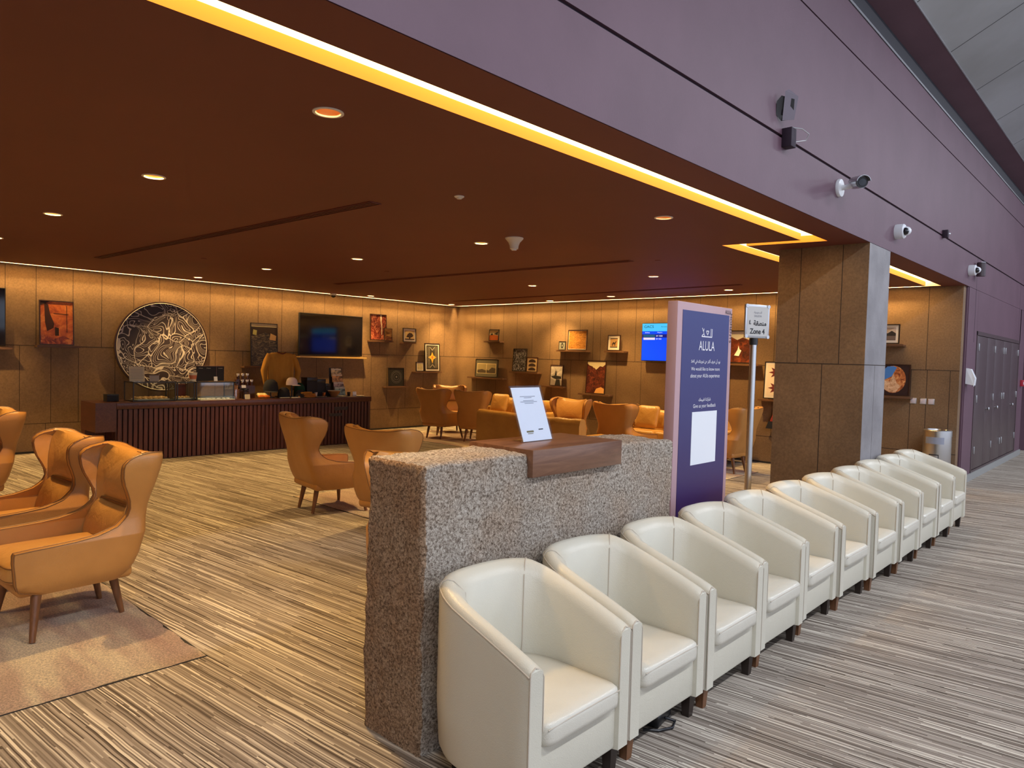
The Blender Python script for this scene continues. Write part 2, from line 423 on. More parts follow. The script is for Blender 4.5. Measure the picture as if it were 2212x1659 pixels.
b = B(); b.box(XL-.2, XF-.1, YF-.1, YR+.3, ZC+.16, ZC+.26); struct(b.build('ceiling', M['ceil'], None, 0))

def panel_wall(name, org, ax, ln, rows, seed, xs=None, nrm=None, lim=None):
    """wall plane with fine dark joints; org at z=0, ax unit vector along, nrm outward"""
    b = B(); a = Vector(ax); n = Vector(nrm); o = Vector(org); rnd = random.Random(seed)
    def quad(s0, s1, z0, z1, off=0., th=0.):
        p = [o+a*s0+n*off, o+a*s1+n*off]
        b.poly([(p[0].x, p[0].y, z0), (p[1].x, p[1].y, z0), (p[1].x, p[1].y, z1), (p[0].x, p[0].y, z1)])
    # body with thickness
    c = [o, o+a*ln, o+a*ln-n*.15, o-n*.15]; top = rows[-1]
    b.add([(q.x, q.y, 0) for q in c]+[(q.x, q.y, top) for q in c], [(0, 1, 5, 4), (1, 2, 6, 5), (2, 3, 7, 6), (3, 0, 4, 7), (4, 5, 6, 7), (0, 3, 2, 1)])
    b.mat(1)
    for z in rows[1:-1]: quad(0, ln, z-.004, z+.004, .0012)
    for i in range(len(rows)-1):
        lst = xs[i] if xs and xs[i] else None
        if lst is None:
            lst = []; s = rnd.uniform(.1, .5)
            while s < ln-.1: lst.append(s); s += rnd.choice((.38, .47, .47, .60, .72))
        for s in lst:
            if 0 < s < ln: quad(s-.0035, s+.0035, rows[i], rows[i+1], .0012)
    return struct(b.build(name, [M['panel'], M['joint']], None, 0))
ROWS = [0, .435, 1.585, ZC+.16]
ly = [2.462, 2.838, 3.314, 3.707, 4.17, 4.565, 4.961, 5.4, 5.84, 6.28, 6.75, 7.2, 7.66, 8.1, 8.55, 9.0, 9.45, 9.9, 10.35, 10.8]
lm = [2.2, 2.634, 3.027, 3.39, 3.9, 4.4, 4.9, 5.5, 6.0, 6.5, 7.0, 7.5, 8.1, 8.6, 8.79, 9.2, 9.7, 10.2, 10.7]
lb = [1.8, 2.4, 2.96, 3.55, 8.79, 9.52, 10.2, 10.9]
panel_wall('wall_left', (XL, YF, 0), (0, 1, 0), YR-YF, ROWS, 1, [[q-YF for q in lb], [q-YF for q in lm], [q-YF for q in ly]], (1, 0, 0))
rt = [-11.6, -11.1, -10.7, -10.3, -9.86, -9.363, -8.964, -8.6, -8.273, -8.097, -7.709, -7.3, -6.931, -6.5, -6.0, -5.5, -5.0, -4.67, -4.2, -3.8, -3.3, -2.5]
rm = [-11.5, -10.9, -10.3, -9.749, -9.3, -8.806, -8.3, -7.7, -7.155, -6.6, -6.0, -5.4, -5.08, -4.67, -4.1, -3.5, -2.68, -2.48, -2.2]
panel_wall('wall_right', (XL, YR, 0), (1, 0, 0), XF-.03-XL, ROWS, 2, [None, [q-XL for q in rm], [q-XL for q in rt]], (0, -1, 0))
panel_wall('wall_front', (XL, YF, 0), (1, 0, 0), XF-XL, ROWS, 3, None, (0, 1, 0))
# column
b = B(); b.box(-2.90, XF, 6.985, 7.64, 0, ZC)
b.mat(1)
def vj(x0, x1, y0, y1, z0, z1): b.box(x0, x1, y0, y1, z0, z1)
vj(-2.9005, XF+.001, 6.9838, 7.6412, 1.618, 1.626)
for x in (-2.68, -2.292): vj(x-.0035, x+.0035, 6.9838, 6.99, 1.622, ZC)
vj(-2.4455, -2.4385, 6.9838, 6.99, 0, 1.622)
vj(XF-.01, XF+.0012, 7.30, 7.305, 0, 1.622)
b.mat(2); b.box(XF-.002, XF+.0008, 6.99, 7.638, 0, ZC)  # aisle-side face, greyer than the rest of the column
struct(b.build('wall_column', [M['panel'], M['joint'], var_mat('column_side_grey', (.19, .178, .185), (.27, .255, .262), 3., .6, bump=.15)], None, 0))
# plum facade above and right of the opening
b = B()
def fac(y0, y1, z0, z1, x0=XF, t=.2): b.box(x0-t, x0, y0, y1, z0, z1)
fac(YF-3, 26, ZC+.004, 3.190); fac(YF-3, 26, 3.211, 4.222); fac(YF-3, 26, 4.235, 4.598)
b.box(XF-.3, XF-.012, 11.38, 12.06, 0, ZC+.01); b.box(XF-.3, XF-.001, 11.42, 12.06, .1, ZC)
fac(12.06, 16.1, 2.17, ZC); b.box(XF-.3, XF, 16.02, 16.66, .08, ZC)
fac(16.66, 17.6, 2.32, ZC); fac(17.6, 26, 0, ZC)
fac(YF-3, YF, 0, ZC)
b.mat(1)
b.box(XF-.2, XF-.018, YF-3, 26, 3.19, 3.212); b.box(XF-.2, XF-.012, YF-3, 26, 4.222, 4.235)
for y in (11.87,): b.box(XF-.01, XF+.001, y-.004, y+.004, 2.0, 3.19)
for y in (15.84,): b.box(XF-.01, XF+.001, y-.005, y+.005, 2.17, 3.19)
struct(b.build('wall_facade', [M['purple'], M['purple_dark']], None, 0))
b = B(); b.box(XF-.2, XF+.004, YF-3, 26, 4.608, 4.630); struct(b.build('trim_2', M['alu'], None, 0))
b = B(); b.box(XF-.3, XF-.012, YF-3, 26, 4.60, 4.83); struct(b.build('trim_3', P('dark_grille', (.022, .022, .03), .6), None, 0))
b = B(); b.add([(XF-.02, YF-3, 4.792), (-1.80, YF-3, 4.835), (-1.80, 26, 4.835), (XF-.02, 26, 4.792), (XF-.02, YF-3, 5.2), (-1.80, YF-3, 5.2), (-1.80, 26, 5.2), (XF-.02, 26, 5.2)],
                [(0, 1, 2, 3), (4, 7, 6, 5), (0, 4, 5, 1), (1, 5, 6, 2), (2, 6, 7, 3), (3, 7, 4, 0)])
struct(b.build('ceiling_bulkhead', M['purple'], None, 0))
b = B(); b.tube([(-1.79, YF-3, 4.838), (-1.79, 26, 4.838)], .008, 6); struct(b.build('trim_4', M['alu'], None, 0))
# door niche beyond the cupboards
b = B(); b.box(XF-.9, XF-.8, 16.5, 17.8, 0, 2.4); b.box(XF-.9, XF-.3, 16.6, 16.64, 0, 2.34); b.box(XF-.9, XF-.3, 17.6, 17.7, 0, 2.34)
struct(b.build('wall_niche', M['blackm'], None, 0))
# skirting
b = B(); b.box(XF, XF+.02, 11.44, 16.66, 0, .10); struct(b.build('baseboard_facade', M['skirt'], None, 0))
b = B(); b.box(XL, XL+.012, YF, YR, 0, .03); b.box(XL, XF-.1, YR-.012, YR, 0, .03); struct(b.build('baseboard_left', M['blackm'], None, 0))
# concourse vault of curved metal panels
prof = []
for i in range(15):
    t = i/14; x = -1.80 + 9.8*t; z = 4.838 + 2.6*math.sin(t*PI*.62)
    prof.append((x, z))
y = 7.06-1.32*11; k = 0
b = B()
while y < 26:
    y1 = y+1.32
    b.loft([[(x, y+.006, z) for x, z in prof], [(x, y1-.006, z) for x, z in prof]], False)
    y = y1
b.mat(1); b.loft([[(x, -8, z+.012) for x, z in prof], [(x, 26, z+.012) for x, z in prof]], False)
struct(b.build('ceiling_concourse', [M['ceilmetal'], M['blackm']], None, 40))
# far side and ends of the concourse: glazing wall with mullions, solid ends
b = B()
for i in range(17): b.box(8.0, 8.12, -6+2*i-.04, -6+2*i+.04, 0, 7.2)
for z in (0., 2.4, 4.8): b.box(8.0, 8.12, -6, 26, z, z+.08)
struct(b.build('window_1', M['alu'], None, 0))
b = B(); b.box(XF, 8.1, 26, 26.1, 0, 7.4); struct(b.build('wall_back', M['purple'], None, 0))
b = B(); b.box(XF, 8.1, -6.2, -6.1, 0, 7.4); struct(b.build('wall_behind', M['offwhite'], None, 0))

# ------------------------------------------------------------------ ceiling things
def downlight(x, y, label, cat='ceiling light'):
    t = thing('recessed_downlight', label, 'ceiling light', (x, y, ZC), 0, 'recessed downlights in the maroon ceiling')
    n = 28
    b = B(); b.lathe([(LR+.012, 0), (LR+.012, -.004), (LR-.002, -.005), (LR-.004, 0), (LR-.004, .002), (LR+.010, .002)], n=n, ring=True); b.build('trim_ring', M['offwhite'], t)
    b = B(); b.loft([[(rr*math.cos(2*PI*i/n), rr*math.sin(2*PI*i/n), z) for i in range(n)] for rr, z in ((LR-.003, 0), (LR-.008, .03), (.036, .07))], True); b.build('reflector', M['reflector'], t)
    b = B(); b.lathe([(.036, .069), (.036, .075)], n=n); b.build('lamp', M['lamp'], t)
    return t
labels = {}
names = ['over the nearest rug, closest downlight to the light slot', 'second from the light slot in the nearest row', 'third from the light slot in the nearest row', 'fourth from the slot in the nearest row', 'beside the left wall in the nearest row',
         'beside the slot near the column, in the second row', 'beside the white conical detector in the second row', 'in the middle of the second row', 'fourth from the slot in the second row', 'before the round wall disc at the end of the second row',
         'in the third row, left of the purple sign', 'in the third row, just above the purple sign', 'in the far row, right of the purple sign top', 'in the far row, before the right wall screen', 'in the far row, near the room corner',
         'above the television wall, between disc and corner', 'deepest in the corner of the room', 'behind the camera near the slot', 'behind the camera in the middle', 'behind the camera to the left']
proto = None
for (x, y), nm in zip(LAMPS, names):
    lb_ = 'round recessed warm downlight ' + nm
    if proto is None: proto = downlight(x, y, lb_)
    else: dup(proto, (x, y, ZC), 0, lb_)
# conical detector
t = thing('ceiling_detector', 'white trumpet-shaped detector hanging from the maroon ceiling', 'detector', (-4.645, 4.976, ZC))
b = B(); b.lathe([(.088, 0), (.088, -.008), (.075, -.022), (.055, -.045), (.044, -.075), (.040, -.105), (.028, -.108), (.001, -.108)], n=28); b.build('housing', M['offwhite'], t)
b = B(); b.lathe([(.026, -.108), (.024, -.118), (.001, -.12)], n=20); b.build('lens', M['white'], t)
t = thing('sprinkler_head', 'small round white sprinkler cover on the ceiling left of the slot', 'sprinkler', (-3.78, 3.46, ZC+.001))
b = B(); b.lathe([(.036, 0), (.036, -.006), (.028, -.012), (.001, -.013)], n=20); b.build('cover_plate', M['offwhite'], t)
b = B(); b.lathe([(.020, -.013), (.018, -.02), (.001, -.021)], n=14); b.build('deflector', M['offwhite'], t)
for (x, y, w) in ((-5.13+.10, 5.05, .02), (-5.13-.11, 4.98, .02)): pass
t = thing('dome_camera', 'small dome camera under the ceiling above the wall television', 'camera', (-11.95, 7.70, ZC+.001))
b = B(); b.lathe([(.062, 0), (.062, -.03), (.05, -.035), (.001, -.036)], n=20); b.build('base', M['offwhite'], t)
b = B(); b.lathe([(.045, -.035), (.04, -.06), (.02, -.075), (.001, -.078)], n=20); b.build('dome', M['screen'], t)
for x, y, nm in ((-9.0, 3.9, 'left of the middle, beyond the long vent'), (-8.0, 6.0, 'between the two long vents'), (-4.3, 7.0, 'left of the column')):
    t = thing('ceiling_sprinkler', 'tiny concealed sprinkler disc on the ceiling ' + nm, 'sprinkler', (x, y, ZC), 0, 'concealed sprinkler discs')
    b = B(); b.lathe([(.035, 0), (.035, -.004), (.001, -.005)], n=16); b.build('disc', M['ceil'], t)
def vent(p0, p1, w, label):
    p0, p1 = Vector(p0), Vector(p1); L = (p1-p0).length; a = math.degrees(math.atan2(p1.y-p0.y, p1.x-p0.x))
    t = thing('slot_diffuser', label, 'ceiling vent', ((p0.x+p1.x)/2, (p0.y+p1.y)/2, ZC), a, 'long slot air vents in the ceiling')
    b = B(); b.box(-L/2, L/2, -w/2, w/2, -.003, -.0005); b.build('backing', M['black'], t, 0)
    b = B()
    for yy in (-w/2, -w*.17, w*.17, w/2): b.box(-L/2, L/2, yy-.004, yy+.004, -.008, -.001)
    for xx in (-L/2, L/2): b.box(xx-.004, xx+.004, -w/2, w/2, -.008, -.001)
    b.build('frame', M['ceil'], t, 0)
vent((-10.2, 3.06), (-4.45, 3.22), .10, 'nearest long black slot air vent, above the floor before the counter')
vent((-10.2, 6.62), (-4.56, 6.85), .10, 'middle long black slot air vent, behind the conical detector')
vent((-11.0, 10.0), (-4.58, 9.72), .08, 'farthest long slot air vent, running before the right wall')

# ------------------------------------------------------------------ tub chairs
def make_tub():
    t = thing('tub_chair', '', 'armchair', (0, 0, 0), 0, 'cream tub chairs lined up along the aisle')
    hw, th, L = .300, .078, .61          # half width, wall thickness, depth; front at x=0, faces +x
    Rr = .27
    path = []                            # outer plan line from +y front round the back to -y front
    xs = [0, -.02, -.06, -.12, -.18, -.24, -.30]
    for x in xs: path.append(((x, hw), (0, 1)))
    cx = -L+Rr+.012
    for i in range(1, 24):
        a = R(90+180*i/24); e = .82
        ca, sa = math.cos(a), math.sin(a)
        px = cx + Rr*math.copysign(abs(ca)**e, ca); py = hw*math.copysign(abs(sa)**e, sa)
        path.append(((px, py), (ca, sa)))
    for x in reversed(xs): path.append(((x, -hw), (0, -1)))
    n = len(path); rings = []; pipe = []; ipipe = []
    def top(x):
        s = min(1, max(0, -x/.50)); return .578 + .168*(s**.92)*(1 - .12*max(0, s-.8)/.2*0)
    for i, ((x, y), (nx, ny)) in enumerate(path):
        l = math.hypot(nx, ny); nx /= l; ny /= l
        z = top(x); end = .012 if i in (0, n-1) else 0.
        back = max(0., min(1., (-x-.3)/.2))
        tk = th + .022*back
        tap = .018*back
        fr = 0.
        sec = [(tap+.006, .105), (tap*.6, .13), (0, .30), (0, z-.045), (.004, z-.02), (.014, z-.006), (.032, z+.001), (.052, z-.004), (.068, z-.018), (tk, z-.045), (tk+.008*back, .42), (tk+.02*back, .27), (tk, .16), (tk, .105)]
        ring = []
        for o_, zz in sec:
            if end:
                o_ = min(max(o_, .008), th-.008); zz = min(zz, z-.012)
            ring.append(Vector((x - nx*o_ + (0 if not end else 0.0), y - ny*o_, zz)))
        rings.append(ring)
        pipe.append(Vector((x - nx*.002, y - ny*.002, z-.026)))
        ipipe.append((x, y, nx, ny, tk, z))
    for g in (rings[0], rings[-1]):
        for q in g: q.x += .004
    b = B(); b.loft(rings, True, True); b.build('shell', M['cream'], t, 50)
    # piping: outer top edge and arm fronts
    b = B(); b.tube(pipe, .0028, 6)
    for s in (1, -1):
        zf = top(0)
        pts = [(.004, s*(hw-.004), .12), (.004, s*(hw-.004), zf-.03), (.0, s*(hw-.012), zf-.012), (-.002, s*(hw-.035), zf-.002), (.0, s*(hw-.062), zf-.016), (.004, s*(hw-th+.006), zf-.04), (.004, s*(hw-th+.004), .35)]
        b.tube(pts, .0026, 6)
    for k in (11, n-12):
        x, y, nx, ny, tk, z = ipipe[k]
        pts = [(x-nx*o_, y-ny*o_, zz) for o_, zz in ((0, z-.026), (.012, z-.004), (.032, z+.003), (.055, z-.004), (.07, z-.018), (tk+.001, z-.05), (tk+.009, .42), (tk+.02, .36))]
        b.tube(pts, .0022, 6)
    b.build('piping', M['seam'], t)
    # front rail and seat
    b = B(); b.rbox(-.45, -.012, -(hw-th)-.01, hw-th+.01, .105, .292, .012); b.build('seat_base', M['cream'], t)
    b = B(); wv = hw-th
    rg = []
    prof = [(.96, .286), (.995, .294), (1., .31), (1., .342), (.99, .360), (.95, .370), (.80, .376), (.45, .380), (.02, .381)]
    for s_, z in prof:
        g = []
        for i in range(40):
            a = 2*PI*i/40; ca, sa = math.cos(a), math.sin(a); e = .16 if ca > 0 else .75
            px = -.24 + s_*.262*math.copysign(abs(ca)**e, ca)*(1 if ca > 0 else .98); py = s_*wv*math.copysign(abs(sa)**(.16 if ca > 0 else .55), sa)
            g.append((px, py, z))
        rg.append(g)
    b.loft(rg, True, True); cu = b.build('seat_cushion', M['creamc'], t, 60)
    b = B(); b.tube([(.018, -wv+.01, .352), (.02, -.1, .356), (.02, .1, .356), (.018, wv-.01, .352)], .0022, 6); b.build('piping', M['seam'], cu)
    for lx, ly_, m_ in ((-.045, hw-.055, 'legd'), (-.045, -hw+.055, 'legw'), (-.46, .17, 'legd'), (-.46, -.17, 'legd')):
        b = B(); w0, w1 = .024, .017
        b.loft([[(lx+sx*w, ly_+sy*w, z) for sx, sy in ((1, 1), (-1, 1), (-1, -1), (1, -1))] for w, z in ((w1, 0), (w0, .11))], True, True)
        b.build('leg', M[m_], t, 0)
    return t
ordn = ['nearest', 'second', 'third', 'fourth', 'fifth', 'sixth', 'seventh', 'eighth', 'ninth', 'tenth', 'last and farthest']
where = ['at the corner of the rough stone block', 'before the walnut insert of the stone block', 'before the far end of the stone block', 'before the purple sign', 'before the pole of the zone sign',
         'just before the column', 'touching the left half of the column view', 'before the grey side of the column', 'beyond the column', 'before the steel bin', 'nearest the plum cupboard wall']
tub = make_tub()
for k in range(11):
    yy = 2.02 + .612*k; xx = (-1.487, -1.49, -1.485, -1.50, -1.515, -1.50, -1.475, -1.462, -1.465, -1.46, -1.47)[k]
    rz = (0, -.6, .4, 0, .8, -.5, 0, .5, 0, -.4, .3)[k]
    lab = '%s cream tub chair of the aisle row, %s' % (ordn[k], where[k])
    if k == 0: tub.location = (xx, yy, 0); tub['label'] = lab
    else: dup(tub, (xx, yy, 0), rz, lab)

# ------------------------------------------------------------------ wing chairs
def smooth1(t): t = max(0, min(1, t)); return t*t*(3-2*t)
def interp(tab, z):
    if z <= tab[0][0]: return tab[0][1]
    for (a, va), (b_, vb) in zip(tab[:-1], tab[1:]):
        if z <= b_: return va + (vb-va)*smooth1((z-a)/(b_-a))
    return tab[-1][1]
def lin(tab, z):
    if z <= tab[0][0]: return tab[0][1]
    for (a, va), (b_, vb) in zip(tab[:-1], tab[1:]):
        if z <= b_: return va + (vb-va)*(z-a)/(b_-a)
    return tab[-1][1]
def make_wing(tan='tan', cush='tan2'):
    t = thing('wing_chair', '', 'armchair', (0, 0, 0), 0, 'tan leather wing chairs of the lounge')
    # faces +x ; rear leg line at x=-.22
    XB = [(.24, -.20), (.30, -.245), (.36, -.275), (.50, -.315), (.65, -.345), (.80, -.375), (.90, -.395), (.99, -.41)]
    HW = [(.24, .285), (.30, .325), (.40, .335), (.50, .335), (.58, .298), (.66, .285), (.80, .330), (.92, .358), (.97, .352), (.99, .335)]
    FX = [(.24, .24), (.28, .345), (.32, .36), (.47, .375), (.495, .365), (.505, .10), (.52, -.03), (.55, -.135), (.60, -.20), (.66, -.225), (.72, -.21), (.80, -.175), (.88, -.155), (.93, -.165), (.96, -.195), (.98, -.245), (.99, -.31)]
    zs = [.24, .255, .28, .32, .38, .44, .48, .492, .498, .502, .508, .52, .535, .555, .58, .61, .65, .70, .75, .80, .85, .90, .93, .955, .972, .984, .99]
    def row(z, inset):
        xb = lin(XB, z)+inset; hw = lin(HW, z)-inset; fx = lin(FX, z)
        rc = .09; pts = []
        m_ = 8
        for i in range(m_): s_ = i/m_; pts.append((fx + (xb+rc-fx)*s_, hw))
        for i in range(6): a = R(90+90*i/5); pts.append((xb+rc+(rc-inset*.5)*math.cos(a)*(rc/(rc-inset*.5)), hw-rc+rc*math.sin(a)))
        q = [(x, -y) for x, y in reversed(pts)]
        for i in range(1, 6): yy = (hw-rc)*(1-2*i/6); pts.append((xb, yy))
        return pts+q
    def zz(z, x, y, hw):
        k_ = smooth1((z-.70)/.29); return z - max(0, z-.5)*.055 + k_*(-.026 + .034*(abs(y)/hw)**2.2)
    def grid(inset):
        g = []
        for z in zs:
            hw = lin(HW, z)
            g.append([Vector((x, y, zz(z, x, y, hw))) for x, y in row(z, inset)])
        return g
    go, gi = grid(0.), grid(.045)
    b = B(); n = len(go[0])
    # closed rings: outer row forward then inner row back
    rings = [a + list(reversed(c)) for a, c in zip(go, gi)]
    b.loft(rings, True, False)
    for g0, g1, up in ((go[-1], gi[-1], .007), (gi[0], go[0], -.004)):
        md = [(p_+q_)/2 + Vector((0, 0, up)) for p_, q_ in zip(g0, g1)]
        b.loft([g0, md, g1], False)
    b.build('shell', M[tan], t, 62)
    # piping along the front edges and the top
    edge = [g[0] for g in go] + go[-1] + [g[-1] for g in reversed(go)]
    b = B(); b.tube([q + Vector((.001, 0, .001)) for q in edge], .0032, 6)
    edge = [g[0] for g in gi] + gi[-1] + [g[-1] for g in reversed(gi)]
    b.tube([q + Vector((.001, 0, .001)) for q in edge], .0026, 6)
    b.build('piping', M['pipe'], t)
    # padded inner back: two pads with a fold between
    def pad(z0, z1, th, nm):
        b = B(); rg = []
        N = 10
        for j in range(N+1):
            v_ = j/N; z = z0+(z1-z0)*v_
            zc = min(z, .99); xb = lin(XB, zc)+.05; hw = lin(HW, zc)-.05-.03*max(0, v_-.85)/.15
            bul = th*(math.sin(PI*min(1, max(0.02, v_*.96+.02)))**.45)
            front = []; back = []
            for i in range(13):
                s_ = -1+2*i/12; y_ = s_*hw
                w_ = (1-abs(s_)**3)
                wing = .10*abs(s_)**4
                front.append(Vector((xb + .012 + bul*(.35+.65*w_) + wing*.5, y_*.985, zz(z, 0, y_, hw)-.004)))
                back.append(Vector((xb - .02 + wing*.5, y_*.97, zz(z, 0, y_, hw)-.004)))
            rg.append(front + list(reversed(back)))
        b.loft(rg, True, True); return b.build(nm, M[cush], t, 60)
    pad(.64, .992, .065, 'head_pad'); pad(.36, .645, .085, 'lumbar_pad')
    # tuft lines on the lumbar fold
    b = B(); b.tube([(lin(XB, .642)+.105, y_, .640) for y_ in (-.2, -.1, 0, .1, .2)], .006, 6); b.build('stitched_fold', M['pipe'], t)
    # seat
    b = B(); b.rbox(-.24, .345, -.282, .282, .235, .315, .03); b.build('seat_base', M[tan], t)
    b = B(); rg = []
    for s_, z in ((.93, .31), (.985, .322), (1., .345), (1., .375), (.985, .398), (.95, .412), (.8, .424), (.45, .434), (.02, .436)):
        g = []
        for i in range(40):
            a = 2*PI*i/40; ca, sa = math.cos(a), math.sin(a); e = .22
            g.append((.075 + s_*.315*math.copysign(abs(ca)**e, ca), s_*.284*math.copysign(abs(sa)**e, sa), z))
        rg.append(g)
    b.loft(rg, True, True); cu = b.build('seat_cushion', M[cush], t, 60)
    b = B()
    for zp in (.400, .330): b.tube([(.075 + .31*math.copysign(abs(math.cos(2*PI*i/40))**.22, math.cos(2*PI*i/40)), .281*math.copysign(abs(math.sin(2*PI*i/40))**.22, math.sin(2*PI*i/40)), zp) for i in range(40)], .004, 6, True)
    b.build('piping', M['pipe'], cu)
    for lx, ly_, dx, dy in ((-.17, .15, -.05, .02), (-.17, -.15, -.05, -.02), (.25, .26, .035, .055), (.25, -.26, .035, -.055)):
        b = B(); b.cyl((lx, ly_, .245), (lx+dx, ly_+dy, 0), .027, .015, 14); b.build('leg', M['legw'], t)
    return t
def front_at(x, y, ang, d=.22):
    """origin so that the middle of the rear feet lies at x,y"""
    return (x + d*math.cos(R(ang)), y + d*math.sin(R(ang)), .0105)
wing = make_wing()
WL = [((-4.71, 1.49), -87, 'tan leather wing chair at the front left, on the faded pink rug', 0),
      ((-5.70, 1.47), -86, 'tan wing chair just behind and left of the large front left one', 0),
      ((-8.05, 1.55), -90, 'tan wing chair cut by the left picture edge', 0),
      ((-6.28, 3.77), 82, 'wing chair seen from behind in mid floor, before the slatted counter', 0),
      ((-4.93, 3.72), 104, 'wing chair from behind, half hidden by the stone block, right of the mid floor one', 0),
      ((-3.47, 2.90), -32, 'tan wing chair almost wholly hidden behind the left end of the stone block', 0),
      ((-10.25, 8.87), 101, 'dark-backed wing chair from behind, left of the far table group', 0),
      ((-11.20, 10.12), -33, 'brightly lit wing chair facing the room in the far corner', 0),
      ((-9.40, 9.08), 108, 'dark-backed wing chair from behind, right of the far table group', 0),
      ((-6.97, 8.86), -88, 'sunlit-looking wing chair facing the room, right behind the acrylic sign', 0),
      ((-5.97, 8.72), 88, 'golden-backed wing chair from behind, above the right half of the walnut insert', 0),
      ((-4.52, 9.80), 178, 'wing chair turned left, seen between the purple sign and the sign pole', 0)]
for i, ((x, y), a, lab, _) in enumerate(WL):
    p = front_at(x, y, a)
    if i == 0: wing.location = p; wing.rotation_euler = (0, 0, R(a)); wing['label'] = lab
    else: dup(wing, p, a, lab)

# ------------------------------------------------------------------ sofas
def make_sofa(L, label, loc, rz, h=.76, depth=.78, seats=3):
    """faces -y locally, back toward +y"""
    t = thing('leather_sofa', label, 'sofa', loc, rz)
    b = B(); b.rbox(-L/2, L/2, -depth/2, depth/2, .12, .28, .03); b.build('frame', M['tan'], t)
    w = (L-.24)/seats
    b = B(); rg = []
    N = 30
    for j, (o_, z) in enumerate(((0, .12), (0, .45), (0, .66), (.02, .73), (.05, .755), (.09, .755), (.13, .73), (.15, .62), (.17, .30))):
        rg.append([Vector((-L/2+L*i/N, depth/2-o_, z*(h/.76) - .018*math.sin(PI*i/N)*(z > .6) + .012*noise.noise(Vector((i*.6, z*3, 1.7))))) for i in range(N+1)])
    rg.append([Vector((q.x, depth/2-.02, .12)) for q in rg[0]])
    b.loft(rg, False)
    for e_ in (0, -1): b.poly([g[e_] for g in rg])
    b.build('back', M['sofa'], t, 60)
    for s in (1, -1):
        b = B(); b.rbox(s*L/2-(.12 if s > 0 else 0), s*L/2+(0 if s > 0 else .12), -depth/2, depth/2-.01, .12, .56, .045, n=4); b.build('arm', M['sofa'], t, 60)
    for i in range(seats):
        x0 = -L/2+.12+w*i
        b = B(); b.rbox(x0+.004, x0+w-.004, -depth/2-.01, depth/2-.17, .28, .43, .045, n=4); b.build('seat_cushion', M['sofa'], t, 60)
    for sx in (1, -1):
        for sy in (1, -1):
            b = B(); b.cyl((sx*(L/2-.1), sy*(depth/2-.1), .125), (sx*(L/2-.08), sy*(depth/2-.08), 0), .02, .014, 10); b.build('leg', M['legw'], t)
    return t
make_sofa(2.05, 'long tan sofa seen from behind, its low back either side of the acrylic sign', (-6.78, 7.90, 0), 180-2, .80, .62)
make_sofa(2.1, 'golden leather sofa against the right wall under the blue flight screen', (-5.95, 10.62, 0), 0)
make_sofa(2.0, 'golden leather sofa against the right wall under the double landscape print', (-9.7, 10.70, 0), 0)
def cushion(label, loc, rz, w=.42, h=.40, th=.13, tilt=-18, fringe=False):
    t = thing('scatter_cushion', label, 'cushion', loc, rz, 'leather cushions on the sofas by the right wall')
    b = B(); rg = []
    T = Matrix.Translation((0, 0, h/2)) @ Matrix.Rotation(R(tilt), 4, 'X')
    for i in range(9):
        a = R(-90+180*i/8); sc = math.cos(a)**.5 if i not in (0, 8) else .02; g = []
        for k_ in range(32):
            q = 2*PI*k_/32; ca, sa = math.cos(q), math.sin(q); e = .35
            pin = 1+.05*abs(ca*sa)*4*.5
            g.append(T @ Vector((sc*w/2*math.copysign(abs(ca)**e, ca)*pin, th/2*math.sin(a), sc*h/2*math.copysign(abs(sa)**e, sa)*pin)))
        rg.append(g)
    b.loft(rg, True, True); b.build('cover', M['sofa'], t, 70)
    if fringe:
        b = B()
        for k_ in range(16):
            z = -h/2+h*k_/15
            b.tube([T @ Vector((-w/2+.01, 0, z)), T @ Vector((-w/2-.03, -.02, z+.012)), T @ Vector((-w/2-.05, .0, z-.012)), T @ Vector((-w/2-.075, -.01, z))], .006, 5)
        b.build('fringe', M['sofa'], t)
cushion('golden cushion with a curly fringed edge on the sofa under the flight screen', (-6.62, 10.62, .435), 4, fringe=True)
cushion('plain golden cushion right of the fringed one', (-6.12, 10.68, .435), -3, .44, .42)
cushion('crumpled golden cushion at the left of the far sofa under the double print', (-10.30, 10.72, .435), 6)
cushion('golden cushion in the middle of the far sofa', (-9.70, 10.74, .435), -4, .44, .44)
cushion('golden cushion at the right of the sofa, seen between purple sign and pole', (-5.25, 10.66, .435), 3, .44, .42)
# small round tables
def table(label, loc, rr=.30, h=.36):
    t = thing('round_side_table', label, 'table', loc)
    b = B(); b.lathe([(.01, h-.025), (rr-.01, h-.025), (rr, h-.018), (rr, h-.004), (rr-.006, h), (.01, h)], n=36); b.build('table_top', M['legd'], t)
    b = B(); b.cyl((0, 0, .012), (0, 0, h-.024), .022, .022, 16); b.build('stem', M['black'], t)
    b = B(); b.lathe([(.01, 0), (rr*.62, 0), (rr*.62, .006), (.03, .014), (.01, .014)], n=30); b.build('base', M['black'], t)
table('low round dark table among the far wing chairs', (-10.0, 10.0, 0))
table('low round dark table beside the far golden sofa', (-8.75, 9.85, 0), .26, .34)

